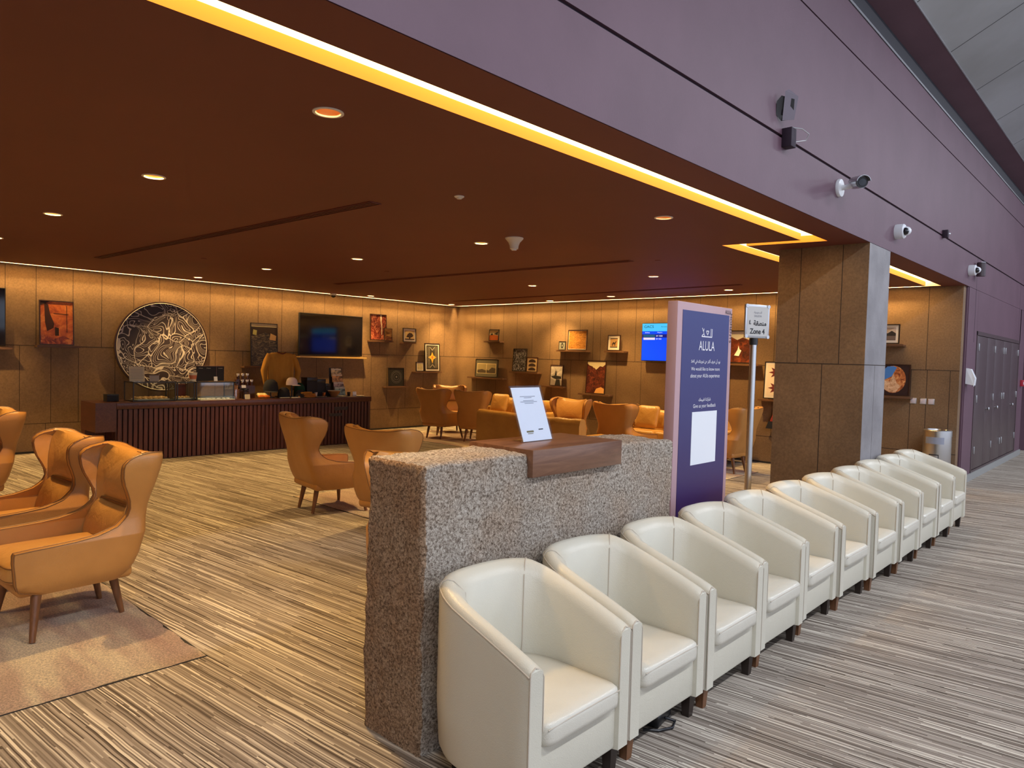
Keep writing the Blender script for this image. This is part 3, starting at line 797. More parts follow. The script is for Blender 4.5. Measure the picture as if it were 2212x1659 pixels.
# ------------------------------------------------------------------ rugs
def rug(label, x0, x1, y0, y1):
    t = thing('pile_rug', label, 'rug', ((x0+x1)/2, (y0+y1)/2, 0), 0, 'faded pile rugs under the seating groups')
    w, d = (x1-x0)/2, (y1-y0)/2
    b = B(); nx, ny = max(2, int(w/.03)), max(2, int(d/.03)); rows = []
    for j in range(ny+1):
        rr = []
        for i in range(nx+1):
            x, y = -w+2*w*i/nx, -d+2*d*j/ny
            e = min(i, nx-i, j, ny-j)
            h = .009 + .002*noise.noise(Vector((x*9, y*9, .3))) - (.005 if e == 0 else 0)
            jx = .006*noise.noise(Vector((x*20, y*20, 5))) if e == 0 else 0
            rr.append((x+jx, y+jx, h))
        rows.append(rr)
    b.loft(rows, False); b.build('pile', M['rug'], t, 80)
    b = B(); b.box(-w-.004, w+.004, -d-.004, d+.004, .0005, .004); b.build('backing', M['blackm'], t, 0)
rug('faded pink and cream rug under the front left wing chairs', -8.6, -3.61, -1.6, 1.60)
rug('pale rug under the middle wing chairs before the counter', -7.02, -4.0, 4.06, 6.3)
rug('pale rug under the far corner table group', -11.45, -8.4, 8.5, 10.2)
rug('pale rug in front of the sofa under the flight screen', -7.7, -4.4, 8.9, 10.15)

# ------------------------------------------------------------------ stone block with walnut insert
t = thing('stone_reception_block', 'long rough-hewn granite block standing between the cream chairs and the lounge', 'stone block', (-2.3, 2.74, 0))
W, D0, H = .182, .955, 1.165
n0, n1 = -.345, .375       # notch along y
b = B()
def rock(p, nrm, amp):
    v = Vector(p)+Vector((3.1, 1.7, .4)); s = noise.noise(v*3.)*.5 + noise.noise(v*9.)*.3 + noise.noise(v*28)*.22 + noise.noise(v*60)*.12
    return tuple(Vector(p)+Vector(nrm)*s*amp)
def faceg(fn, nu, nv):
    rows = [[fn(i/nu, j/nv) for i in range(nu+1)] for j in range(nv+1)]
    b.loft(rows, False)
def prof_top(y):   # height of the top surface along y (local)
    return H - .018*max(0, y)/D0
def clampedge(v, lo, hi, r=.014):
    return v
NU, NZ, NX = 150, 95, 30
def notch(y): return n0 < y < n1
def corner(p):
    # soften arrises: pull points near two faces inwards
    x, y, z = p; zt = prof_top(y)
    dx = W-abs(x); dy = D0-abs(y); dz = zt-z
    r_ = .011
    def pull(a, c): return max(0, r_-a)*max(0, r_-c)/r_*.55
    kx = pull(dx, dy)+pull(dx, dz); ky = pull(dy, dx)+pull(dy, dz); kz = pull(dz, dx)+pull(dz, dy)
    return (x-math.copysign(kx, x), y-math.copysign(ky, y), z-kz)
def nz(p, n_, amp=.028):
    c = corner(p)
    # same displacement field in all directions so that the faces meet
    v = Vector(c)*1.0+Vector((3.1, 1.7, .4))
    def fbm(o_):
        q = v+Vector((o_, o_*1.3, -o_)); return noise.noise(q*3.)*.7 + noise.noise(q*10.)*.35 + noise.noise(q*30)*.28 + noise.noise(q*75)*.2
    return (c[0]+fbm(0)*amp*.55, c[1]+fbm(9)*amp*.6, c[2]+(fbm(21)*amp*.55 if c[2] > .03 else 0))
NB = .10   # depth of the notch under the walnut insert
def fside(xs_):
    for seg in ((-D0, n0), (n0, n1), (n1, D0)):
        nu = int((seg[1]-seg[0])/.012)
        def fn(a, c, seg=seg):
            y = seg[0]+(seg[1]-seg[0])*a; zt = prof_top(y)-(NB+.01 if seg[0] == n0 else 0)
            return nz((xs_*W, y, zt*c), None)
        faceg(fn, nu, 96)
fside(1); fside(-1)
for s in (-1, 1): faceg(lambda a, c, s=s: nz((-W+2*W*a, s*D0, prof_top(s*D0)*c), None), 30, 96)
for seg in ((-D0, n0), (n0, n1), (n1, D0)):
    dz_ = NB+.01 if seg[0] == n0 else 0
    faceg(lambda a, c, seg=seg, dz_=dz_: nz((-W+2*W*a, seg[0]+(seg[1]-seg[0])*c, prof_top(seg[0]+(seg[1]-seg[0])*c)-dz_), None), 30, int((seg[1]-seg[0])/.012))
for y_ in (n0, n1): faceg(lambda a, c, y_=y_: nz((-W+2*W*a, y_, prof_top(y_)-(NB+.01)*(1-c)), None), 30, 8)
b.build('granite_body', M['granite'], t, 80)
b = B(); b.rbox(-W-.025, W+.03, n0+.006, n1-.006, H-NB-.008, H+.018, .003, n=2); b.build('walnut_insert', M['walnut'], t, 30, 'smooth walnut slab let into the top')

# acrylic sign on the walnut insert
t = thing('acrylic_sign_stand', 'tilted clear acrylic stand holding a white sheet on the walnut insert', 'sign', (-2.316, 2.695, H+.019), 92)
lean = Matrix.Rotation(R(-20), 4, 'X') @ Matrix.Diagonal((1.2, 1, .95, 1))
sh = Matrix.Identity(4)
b = B(); b.box(-.095, .095, -.004, -.001, .002, .295, T=lean); b.build('sheet', M['paper'], t, 0)
b = B(); b.box(-.103, .103, -.008, -.0045, 0, .305, T=lean); b.box(-.103, .103, .0, .0035, 0, .305, T=lean); b.box(-.103, .103, -.008, .09, 0, .003); b.build('acrylic_holder', M['acrylic'], t, 0)
for w_, z_ in ((.10, .245), (.05, .238), (.07, .222), (.11, .215), (.06, .207)):
    b = B(); b.box(-w_/2, w_/2, -.0044, -.0041, z_-.0016, z_+.0016, T=lean); b.build('printed_line', M['inkg'], t, 0)
b = B(); b.box(-.06, -.015, -.0044, -.0041, .048, .058, T=lean); b.box(-.055, -.02, -.0044, -.0041, .04, .044, T=lean); b.build('printed_mark', col((120, 110, 70)), t, 0)
b = B(); b.box(.02, .05, -.0044, -.0041, .058, .064, T=lean); b.build('printed_mark', M['ink'], t, 0)

# ------------------------------------------------------------------ purple sign
t = thing('information_sign', 'tall purple and rose free-standing sign with white lettering behind the cream chairs', 'sign', (-2.25-.036, 4.2875, 0), 90)
b = B(); b.rbox(-.373, .373, -.036, .036, 0, 1.982, .004, n=2); b.build('body', M['pink'], t, 30)
m, nt, bb = new_mat('navy_to_plum_print'); k = NT(nt); tc = k.n('ShaderNodeTexCoord'); sp = k.n('ShaderNodeSeparateXYZ'); k.l(tc.outputs['Object'], sp.inputs[0])
k.l(k.ramp(k.math('DIVIDE', sp.outputs[2], 2.), [(.35, s2l((52, 24, 82))), (.62, s2l((58, 54, 106))), (.95, s2l((56, 62, 118)))]), bb.inputs['Base Color']); bb.inputs['Roughness'].default_value = .45
b = B(); b.box(-.311, .324, -.0385, -.0355, .12, 1.931); b.build('printed_panel', m, t, 0)
F_ = -.0387
def ys(y): return y-4.2875
# emblem: geometric word mark
b = B()
def stroke(x0, z0, x1, z1, w=.006):
    d = Vector((x1-x0, z1-z0)); d.normalize(); n_ = Vector((-d.y, d.x))*w/2
    b.poly([(x0+n_.x, F_-.0012, z0+n_.y), (x1+n_.x, F_-.0012, z1+n_.y), (x1-n_.x, F_-.0012, z1-n_.y), (x0-n_.x, F_-.0012, z0-n_.y)])
ex, ez = ys(4.225), 1.772
stroke(ex, ez, ex+.142, ez, .007); stroke(ex+.142, ez, ex+.142, ez+.055); stroke(ex+.125, ez+.006, ex+.125, ez+.055)
stroke(ex+.005, ez+.056, ex+.040, ez+.004); stroke(ex+.030, ez+.052, ex+.022, ez+.030); stroke(ex+.002, ez+.004, ex+.03, ez+.02)
stroke(ex+.060, ez+.038, ex+.098, ez+.038); stroke(ex+.060, ez+.038, ex+.079, ez+.012); stroke(ex+.098, ez+.038, ex+.079, ez+.012)
b.build('emblem', M['wht'], t, 0)
text('ALULA', .215, M['wht'], t, (ys(4.300), F_, 1.712), h=.062)
text(arabic('نود أن نعرف أكثر عن تجربتك في العلا'), .40, M['wht'], t, (ys(4.297), F_, 1.607), bold=.01)
text('We would like to know more', .39, M['wht'], t, (ys(4.297), F_, 1.560))
text('about your AlUla experience', .40, M['wht'], t, (ys(4.295), F_, 1.512))
text(arabic('شاركنا تقييمك'), .165, M['wht'], t, (ys(4.297), F_, 1.356), bold=.01)
text('Give us your feedback', .31, M['wht'], t, (ys(4.30), F_, 1.314))
text('ALULA', .085, M['ink'], t, (ys(4.595), -.0365, 1.953), h=.026)
text('MOMENTS', .20, M['ink'], t, (ys(4.640), -.0365, 1.845), h=.026, rot=-PI/2)
b = B(); b.box(ys(4.135), ys(4.475), -.0405, -.0385, .932, 1.279); b.build('white_sticker', M['paper'], t, 0, 'blank white square sticker')

# zone sign on a pole
t = thing('zone_sign', 'aluminium pole with a framed sheet reading Zone 4', 'sign', (-2.30, 5.13, 0), 68)
b = B(); b.cyl((0, 0, .012), (0, 0, 1.765), .0245, n=20); b.build('pole', M['steel'], t)
b = B(); b.lathe([(.01, 0), (.17, 0), (.17, .008), (.06, .016), (.01, .016)], n=32); b.build('base', M['steel'], t)
b = B(); b.cyl((0, 0, 1.745), (0, 0, 1.795), .031, n=20); b.build('collar', M['black'], t)
b = B(); w_, z0, z1 = .118, 1.795, 2.045
b.rbox(-w_, w_, -.034, -.018, z0, z1, .004, n=2); fr = b.build('sign_frame', M['alu'], t)
for sx in (-1, 1):
    for zq in (z0+.012, z1-.012):
        b = B(); b.cyl((sx*(w_-.012), -.038, zq), (sx*(w_-.012), -.033, zq), .014, n=14); b.build('corner_cap', M['alu'], fr)
b = B(); b.box(-w_+.016, w_-.016, -.0355, -.034, z0+.016, z1-.016); b.build('sheet', P('grey_white_sheet', (.50, .49, .47), .5), t, 0)
text(arabic('السعودية'), .075, M['inkg'], t, (.0, -.0357, 1.985), bold=.01)
text('SAUDIA', .075, M['inkg'], t, (.0, -.0357, 1.960), h=.014)
text(arabic('منطقة'), .125, M['ink'], t, (.022, -.0357, 1.908), bold=.03)
text('٤', .018, M['ink'], t, (-.075, -.0357, 1.912), h=.032, bold=.03)
text('Zone 4', .145, M['ink'], t, (-.002, -.0357, 1.846), h=.040, bold=.02)

# ------------------------------------------------------------------ wall pictures and ledges
def on_left(y, z, off=.10): return (XL+off, y, z), 90
def on_right(x, z, off=.10): return (x, YR-off, z), 0
def poly_art(spec, w, h, mats, b, y):
    """spec: list of (mat index, [(u,v)...]) in 0..1; drawn as thin raised print layers"""
    for i, (mi, pts) in enumerate(spec):
        b.mat(mi); b.poly([(-w/2+w*u_, y-.0004*(i+1), h*v_) for u_, v_ in pts])
def noise_pic(name, c1, c2, c3, scale, stretch=(1, 1, 1), dist=1.):
    m, nt, bb = new_mat(name); k = NT(nt); v = k.coord('Object', stretch)
    f_ = k.noise(v, scale, 6., .65, dist)
    k.l(k.ramp(f_, [(.36, s2l(c1)), (.5, s2l(c2)), (.62, s2l(c3))]), bb.inputs['Base Color']); bb.inputs['Roughness'].default_value = .45
    return m
def picture(label, place, w, h, frame, base, spec=(), mats=(), fw=.014, mount=0., th=.022, lean=3.):
    loc, rz = place
    t = thing('framed_picture', label, 'picture', loc, rz, None, -lean)
    b = B()
    b.box(-w/2, w/2, -th, 0, 0, fw); b.box(-w/2, w/2, -th, 0, h-fw, h); b.box(-w/2, -w/2+fw, -th, 0, fw, h-fw); b.box(w/2-fw, w/2, -th, 0, fw, h-fw)
    b.box(-w/2+.002, w/2-.002, -.004, 0, .002, h-.002)
    b.build('frame', frame, t, 0)
    if mount:
        b = B(); b.box(-w/2+fw, w/2-fw, -th+.008, -.004, fw, h-fw); b.build('mount', M['mat_white'] if mount > 0 else M['blackm'], t, 0)
    mo = abs(mount)
    iw, ih = w-2*fw-2*mo, h-2*fw-2*mo
    b = B(); y = -th+.007; b.box(-iw/2, iw/2, y-.0006, y, 0, ih); poly_art(spec, iw, ih, None, b, y-.0006)
    for i in range(len(b.v)): b.v[i] = (b.v[i][0], b.v[i][1], b.v[i][2]+fw+mo)
    b.build('print', [base]+list(mats), t, 0)
    return t
def ledge(label, place, w, d=.13):
    (x, y, z), rz = place
    t = thing('picture_ledge', label, 'shelf', (x, y, z), rz, 'brown picture ledges')
    b = B(); b.box(-w/2, w/2, -.035, .10 if False else .099, -.026, 0); b.build('board', M['ledge'], t, 0)
    b = B(); b.box(-w/2, w/2, -.042, -.035, -.026, .006); b.build('lip', M['ledge'], t, 0)
FD, FB = M['frame_dark'], M['frame_black']
def L_(y0, y1, z): return on_left((y0+y1)/2, z)
def R_(x0, x1, z): return on_right((x0+x1)/2, z)
rockred = noise_pic('red_rock_photo', (70, 18, 10), (150, 60, 26), (214, 128, 60), 9.)
# left wall
picture('orange photo of a carved rock doorway in a dark frame, leftmost on the long wall', L_(2.855, 3.30, 1.60), .445, .655, FD,
        noise_pic('orange_rock_photo', (150, 62, 16), (206, 104, 34), (228, 138, 58), 5.),
        [(1, [(.12, .98), (.24, .92), (.30, .70), (.42, .48), (.40, .38), (.20, .30), (.14, .5)]), (2, [(.44, .20), (.56, .20), (.56, .38), (.44, .40)]), (2, [(.40, .72), (.86, .70), (.86, .715), (.40, .735)]),
         (2, [(.80, .28), (.82, .28), (.82, .92), (.80, .92)]), (3, [(.0, .0), (1, .0), (1, .10), (.7, .2), (.4, .12), (.1, .22), (0, .2)]), (2, [(0, .9), (.3, 1), (0, 1)])],
        [col((58, 16, 10)), col((44, 14, 10)), rockred])
ledge('brown ledge under the orange rock doorway photo', L_(2.82, 3.38, 1.590), .56)
picture('dark photo of a mountain slope with pale sky on top in a thin black frame', L_(6.10, 6.62, 1.325), .525, .775, FB,
        noise_pic('slope_photo', (22, 18, 14), (62, 50, 34), (120, 104, 70), 14., (1, 1, 2)),
        [(1, [(0, .93), (1, .93), (1, 1), (0, 1)]), (2, [(0, .70), (0, .93), (1, .93), (1, .62), (.8, .72), (.55, .80), (.3, .74)]), (3, [(.05, .74), (.2, .72), (.22, .84), (.08, .86)]), (4, [(.7, .62), (.95, .60), (.98, .72), (.75, .78)])],
        [col((222, 206, 150)), col((44, 22, 14)), col((170, 160, 90)), col((180, 140, 90))])
ledge('brown ledge under the dark mountain slope photo', L_(5.96, 6.68, 1.314), .72)
picture('red canyon photo with a bright vertical gap, right of the television', L_(8.68, 9.09, 1.885), .415, .54, FD,
        noise_pic('canyon_photo', (58, 14, 10), (128, 44, 26), (200, 130, 92), 12., (1, 1, .7), 2.),
        [(1, [(.62, 1), (.72, 1), (.70, .7), (.74, .5), (.72, .2), (.68, .2), (.69, .5), (.64, .75)])], [col((236, 222, 190))])
picture('small sepia print leaning before the red canyon photo', ((XL+.135, 9.105, 1.883), 90), .205, .26, FB,
        noise_pic('dune_photo', (110, 66, 30), (190, 140, 70), (226, 186, 110), 3., (1, 1, 3)), [(1, [(0, 0), (1, 0), (1, .3), (0, .42)])], [noise_pic('dune_dark', (60, 22, 12), (110, 60, 30), (150, 100, 60), 30.)], fw=.006)
ledge('brown ledge under the red canyon photo', L_(8.68, 9.25, 1.875), .57)
picture('small square frame with a dark tree on pale paper, right of the canyon photo', L_(9.525, 9.885, 1.872), .36, .30, FB, col((205, 176, 120)),
        [(1, [(.0, .12), (1, .12), (1, 0), (0, 0)]), (1, [(.15, .3), (.3, .62), (.5, .78), (.75, .72), (.9, .5), (.8, .32), (.6, .25), (.55, .12), (.45, .12), (.42, .28)])], [col((58, 34, 24))], fw=.016, mount=.035)
ledge('short brown ledge under the dark tree picture', L_(9.52, 9.87, 1.863), .35)
picture('tall black woven pattern with a yellow star in a white mount', L_(10.155, 10.585, 1.243), .43, .625, FB, noise_pic('weave_print', (20, 18, 20), (50, 46, 40), (92, 86, 70), 40., (2, 2, 1)),
        [(1, [(.5, .72), (.60, .58), (.84, .50), (.60, .42), (.5, .24), (.40, .42), (.16, .50), (.40, .58)]), (2, [(.5, .58), (.6, .5), (.5, .42), (.4, .5)])] +
        [(3, [(x, .06), (x+.025, .06), (x+.025, .94), (x, .94)]) for x in (.12, .24, .74, .86)] + [(3, [(.3, .94), (.5, .82), (.7, .94), (.7, .90), (.5, .78), (.3, .90)]), (3, [(.3, .06), (.5, .18), (.7, .06), (.7, .10), (.5, .22), (.3, .10)])],
        [col((214, 168, 50)), col((190, 110, 40)), col((170, 162, 140))], fw=.014, mount=.03)
picture('tiny black frame with grey script on cream, left of the tall woven pattern', ((XL+.115, 10.0, 1.243), 90), .22, .205, FB, noise_pic('script_print', (120, 110, 80), (176, 162, 120), (196, 184, 140), 60.), fw=.014, mount=.02)
ledge('brown ledge under the tall woven pattern with the star', L_(9.87, 10.63, 1.233), .76)
picture('black square picture with fine concentric silver rings', L_(9.165, 9.58, .925), .415, .39, FB, col((16, 12, 12)),
        [(1, [(.5+rr*math.cos(2*PI*i/24), .5+rr*math.sin(2*PI*i/24)) for i in range(24)]) if q else (2, [(.5+rr*math.cos(2*PI*i/24), .5+rr*math.sin(2*PI*i/24)) for i in range(24)]) for rr, q in ((.37, 1), (.36, 0), (.30, 1), (.285, 0), (.19, 1), (.18, 0), (.045, 3))],
        [col((120, 116, 112)), col((16, 12, 12))])
ledge('brown ledge under the picture with concentric rings', L_(9.08, 9.67, .915), .59)
# right wall
picture('small orange and black photo in a dark frame, nearest the corner', R_(-11.035, -10.735, 1.955), .30, .25, FB, col((196, 100, 30)),
        [(1, [(0, .5), (.4, .55), (1, .45), (1, 1), (0, 1)]), (2, [(.5, .62), (.95, .85), (.9, .5)]), (2, [(.1, .5), (.3, .75), (.4, .5)])], [col((190, 172, 130)), col((30, 22, 20))])
ledge('brown ledge under the small orange photo near the corner', R_(-11.17, -10.68, 1.945), .49)
picture('dark picture of tangled silver strokes in a black frame', R_(-10.30, -9.915, 1.31), .39, .485, FB,
        noise_pic('tangled_print', (16, 14, 18), (34, 30, 36), (200, 200, 200), 22., (1, 1, .6), 3.))
picture('narrow picture of three dark arches, right of the tangled silver picture', ((-9.735, YR-.115, 1.31), 0), .30, .31, FD, col((176, 150, 110)),
        [(1, [(.15, b0), (.85, b0), (.85, b0+.12), (.7, b0+.2), (.5, b0+.24), (.3, b0+.2), (.15, b0+.12)]) for b0 in (.06, .36, .66)], [col((48, 28, 24))])
ledge('brown ledge under the tangled silver picture', R_(-10.37, -9.57, 1.30), .80)
picture('wide grey mount holding two small landscape prints side by side', R_(-11.44, -10.75, 1.15), .70, .40, FB, col((96, 90, 72)),
        [(1, [(.06, .18), (.94, .18), (.94, .78), (.06, .78)]), (2, [(.08, .21), (.49, .21), (.49, .75), (.08, .75)]), (2, [(.51, .21), (.92, .21), (.92, .75), (.51, .75)]),
         (3, [(.08, .21), (.49, .21), (.49, .36), (.3, .44), (.08, .38)]), (3, [(.51, .21), (.92, .21), (.92, .5), (.75, .55), (.6, .36), (.51, .42)])], [col((226, 206, 150)), col((150, 134, 92)), col((70, 56, 38))])
ledge('long brown ledge under the double landscape print', R_(-11.67, -10.56, 1.14), 1.11)
picture('large golden sheet of fine script in a red-brown frame', R_(-8.815, -8.345, 1.782), .475, .40, FD, noise_pic('golden_script', (104, 60, 20), (170, 112, 44), (200, 142, 66), 45., (.6, 1, 2)), fw=.012, mount=.012)
picture('tiny grey card with a black oval, left of the golden script sheet', ((-8.935, YR-.125, 1.782), 0), .17, .17, FB, col((130, 130, 120)),
        [(1, [(.5+.2*math.cos(2*PI*i/16), .5+.36*math.sin(2*PI*i/16)) for i in range(16)]), (2, [(.5+.08*math.cos(2*PI*i/16), .5+.16*math.sin(2*PI*i/16)) for i in range(16)])], [col((20, 20, 20)), col((150, 150, 140))], fw=.008)
ledge('brown ledge under the golden script sheet', R_(-9.08, -8.33, 1.772), .75)
picture('white mounted print of a dark camel in a brown frame', R_(-7.85, -7.565, 1.783), .285, .295, FD, col((170, 130, 80)),
        [(1, [(.2, .2), (.3, .45), (.45, .6), (.6, .5), (.8, .7), (.85, .66), (.72, .42), (.7, .15), (.62, .15), (.6, .35), (.4, .35), (.38, .15), (.3, .15), (.3, .35)]), (1, [(0, 0), (1, 0), (1, .08), (0, .08)]), (1, [(0, .93), (1, .93), (1, 1), (0, 1)])], [col((40, 26, 20))], fw=.014, mount=.045)
ledge('brown ledge under the mounted camel print', R_(-7.90, -7.45, 1.773), .45)
picture('black and white photo of a rock tower under clouds', R_(-9.25, -8.925, 1.05), .325, .425, FD, noise_pic('cloud_photo', (150, 144, 136), (198, 190, 180), (228, 222, 212), 5.),
        [(1, [(.35, .5), (.42, .72), (.48, .74), (.54, .5)]), (1, [(.05, .45), (.4, .5), (.9, .46), (.95, .34), (.5, .3), (.1, .4)]), (2, [(0, 0), (1, 0), (1, .26), (.6, .3), (.4, .22), (.1, .34), (0, .3)]), (1, [(.4, .0), (.9, .0), (.8, .3), (.5, .3)])], [col((30, 28, 28)), col((150, 140, 130))])
ledge('brown ledge under the rock tower photo', R_(-9.44, -8.89, 1.04), .55)
picture('tall photo of a red canyon path between dark cliffs under pale sky', R_(-8.335, -7.885, .945), .455, .635, FD, noise_pic('canyon_wall', (44, 14, 10), (84, 34, 20), (122, 56, 34), 16.),
        [(1, [(0, 1), (0, .93), (.2, .84), (.38, .80), (.5, .74), (.7, .86), (.85, .84), (1, .92), (1, 1)]), (2, [(.0, .0), (.0, .9), (.3, .84), (.42, .5), (.46, .0)]), (3, [(.46, 0), (.56, .14), (.82, .2), (1, .14), (1, 0)]), (2, [(.40, .80), (.5, .74), (.5, .2), (.42, .1)])],
        [col((204, 190, 150)), noise_pic('canyon_shade', (34, 12, 12), (76, 28, 20), (120, 56, 36), 14.), col((214, 156, 84))])
ledge('brown ledge under the tall canyon path photo', R_(-8.50, -7.76, .935), .74)
picture('wide photo of a red rock hill with a white arch, behind the zone sign', R_(-5.72, -5.01, 1.61), .71, .54, FB, noise_pic('red_hill', (46, 16, 12), (92, 38, 20), (128, 60, 32), 9.),
        [(1, [(0, 1), (0, .74), (.3, .76), (.5, .82), (.66, .72), (.8, .8), (1, .7), (1, 1)]), (2, [(.60, .22), (.68, .40), (.70, .55), (.73, .42), (.78, .38), (.72, .2)])], [col((205, 200, 186)), col((240, 232, 216))])
ledge('brown ledge under the red rock hill photo', R_(-5.80, -4.86, 1.597), .94)
picture('tall white mounted red geometric weave, half hidden by the column', R_(-4.775, -4.36, 1.055), .41, .595, FB, col((216, 200, 180)),
        [(1, [(.5+.44*(1 if k_ % 2 == 0 else .5)*math.cos(2*PI*k_/16), q+.22*(1 if k_ % 2 == 0 else .5)*math.sin(2*PI*k_/16)) for k_ in range(16)]) for q in (.25, .75)], [col((96, 22, 26))], mount=.035)
ledge('brown ledge under the red geometric weave', R_(-4.85, -4.28, 1.04), .57)
picture('small white mounted photo of a dark ridge, upper one right of the column', R_(-3.29, -2.825, 1.945), .465, .28, FB, col((176, 160, 150)),
        [(1, [(0, .35), (0, .6), (.3, .55), (.5, .7), (.7, .55), (.85, .75), (1, .55), (1, .35)]), (2, [(0, 0), (1, 0), (1, .35), (0, .35)])], [col((26, 20, 24)), col((96, 82, 78))], mount=.035)
ledge('brown ledge under the small ridge photo right of the column', R_(-3.35, -2.765, 1.935), .585)
picture('square photo through a dark arch to blue sky and sunlit rocks', R_(-3.10, -2.67, 1.205), .44, .45, FD, col((40, 12, 10)),
        [(1, [(.5+.40*math.cos(2*PI*i/24), .52+.46*math.sin(2*PI*i/24)) for i in range(24)]), (2, [(.30, .95), (.14, .78), (.12, .5), (.2, .48), (.45, .62), (.60, .92), (.5, .97)]), (3, [(.2, .2), (.16, .48), (.4, .44), (.5, .72), (.62, .4), (.75, .3), (.6, .08), (.4, .08)])],
        [noise_pic('sunlit_rock', (110, 48, 20), (190, 110, 60), (228, 170, 110), 14.), col((70, 130, 205)), noise_pic('pale_rock', (180, 130, 90), (214, 170, 130), (236, 204, 168), 18.)])
ledge('brown ledge under the arch and blue sky photo', R_(-3.16, -2.645, 1.197), .515)
# wall switches
sw = None
for x, nm in ((-2.638, 'left'), (-2.515, 'middle'), (-2.415, 'right')):
    if sw is None:
        sw = thing('wall_switch', '', 'switch', (x, YR-.001, 1.145), 0, 'square switches right of the arch photo')
        b = B(); b.rbox(-.042, .042, -.009, 0, -.042, .042, .004, n=2); b.build('plate', M['alu'], sw)
        b = B(); b.rbox(-.034, .034, -.013, -.008, -.034, .034, .002, n=2); b.build('rocker', P('pale_lilac_plastic', (.55, .50, .55), .5), sw)
        o = sw
    else: o = dup(sw, (x, YR-.001, 1.145), 0, '')
    o['label'] = '%s one of three square grey switches under the arch photo' % nm

# round carved disc
t = thing('round_wall_disc', 'large round black disc with white carved calligraphic lines above the counter', 'wall art', (XL+.10, 4.583, 1.62), 90)
b = B(); b.lathe([(.01, .0), (.736, .0), (.736, .03), (.728, .036), (.715, .036), (.712, .03), (.01, .03)], n=96, axis='y')
b.build('rim', M['frame_dark'], t)
b = B(); b.lathe([(.01, .028), (.705, .028), (.705, .034), (.01, .034)], n=96, axis='y'); b.build('carved_face', M['disc'], t)
# light ring at the face edge
b = B(); b.tube([(.705*math.cos(2*PI*i/96), -.035, .705*math.sin(2*PI*i/96)) for i in range(96)], .0045, 6, True); b.build('pale_ring', M['mat_white'], t)
b = B(); b.cyl((0, .098, 0), (0, .0, 0), .2, n=24); b.build('wall_mount', M['blackm'], t)

def tv(label, loc, rz, w, h, th=.05, scr=None):
    t = thing('wall_television', label, 'television', loc, rz)
    b = B(); b.rbox(-w/2, w/2, -th/2, th/2, 0, h, .006, n=2); b.build('housing', M['black'], t)
    b = B(); b.box(-w/2+.012, w/2-.012, -th/2-.0015, -th/2+.001, .018, h-.012); b.build('screen', scr or M['screen'], t, 0)
    b = B(); b.box(-.2, .2, th/2-.002, .098, h*.3, h*.7); b.build('wall_bracket', M['blackm'], t, 0)
    return t
tv('large switched-off television on the long wall, between mountain photo and canyon photo', (XL+.10, 7.76, 1.54), 90, 1.43, .805)
tv('switched-off television cut by the left picture edge', (XL+.10, 1.73, 1.565), 90, 1.43, .82)
t = thing('television_ledge', 'long pale brass ledge under the large television', 'shelf', (XL+.10, 7.82, 1.515), 90)
b = B(); b.box(-.76, .76, -.03, .10, -.022, 0); b.build('board', wood('pale_brass_wood', s2l((150, 110, 50)), s2l((200, 160, 90)), 'x'), t, 0)
b = B(); b.box(-.76, .76, -.037, -.03, -.022, .006); b.build('lip', wood('pale_brass_lip', s2l((190, 150, 80)), s2l((214, 180, 110)), 'x'), t, 0)
t = thing('television_ledge', 'dark ledge under the television at the left picture edge', 'shelf', (XL+.10, 1.77, 1.545), 90)
b = B(); b.box(-.75, .75, -.035, .10, -.026, 0); b.build('board', M['ledge'], t, 0)
b = B(); b.box(-.75, .75, -.042, -.035, -.026, .006); b.build('lip', M['ledge'], t, 0)
# flight information display
t = thing('flight_information_display', 'bright blue flight information screen on the right wall beside the purple sign', 'screen', (-6.47, YR-.09, 1.605), 0)
b = B(); b.rbox(-.62, .62, -.03, .03, 0, .69, .006, n=2); b.build('housing', M['black'], t)
b = B(); b.box(-.61, .61, -.0315, -.029, .012, .678); b2 = B(); b2.box(-.2, .2, .028, .078, .2, .5); b2.build('wall_bracket', M['blackm'], t, 0); sc = b.build('screen', P('blue_display', (.0, .02, .3), .3, emit=s2l((10, 70, 235)), es=1.1), t, 0)
def scr(name, x0, x1, z0, z1, c_, es=1.): b = B(); b.box(x0, x1, -.0325, -.0313, z0, z1); return b.build(name, P('display_%s' % name, (.02, .02, .02), .4, emit=s2l(c_), es=es), sc, 0)
scr('header_bar', -.61, .61, .54, .678, (70, 190, 240), 1.1)
scr('dark_row', -.61, .61, .425, .485, (8, 20, 120)); scr('green_cell', -.58, -.34, .435, .478, (50, 110, 120)); scr('white_cell', -.58, -.34, .385, .425, (235, 220, 240))
md = P('display_text_dark', (.0, .03, .08), .5); mw = P('display_text_white', (.5, .5, .5), .5, emit=(.8, .85, 1.), es=1.2)
text('GACS', .20, md, sc, (-.47, -.033, .622), h=.045); text('08:55', .16, md, sc, (.04, -.033, .622), h=.045); text('Arrivals', .12, md, sc, (-.16, -.033, .62), h=.02)
for x_, s_ in ((-.5, 'Airline'), (-.24, 'Flight'), (-.02, 'From')): text(s_, .10, mw, sc, (x_, -.033, .515), h=.018)
text('SV 1550', .13, mw, sc, (-.25, -.033, .455), h=.026); text('Riyadh', .13, mw, sc, (-.03, -.033, .455), h=.026)
text('SV 552', .11, mw, sc, (-.26, -.033, .402), h=.022); text('Dubai', .10, mw, sc, (-.04, -.033, .402), h=.022)
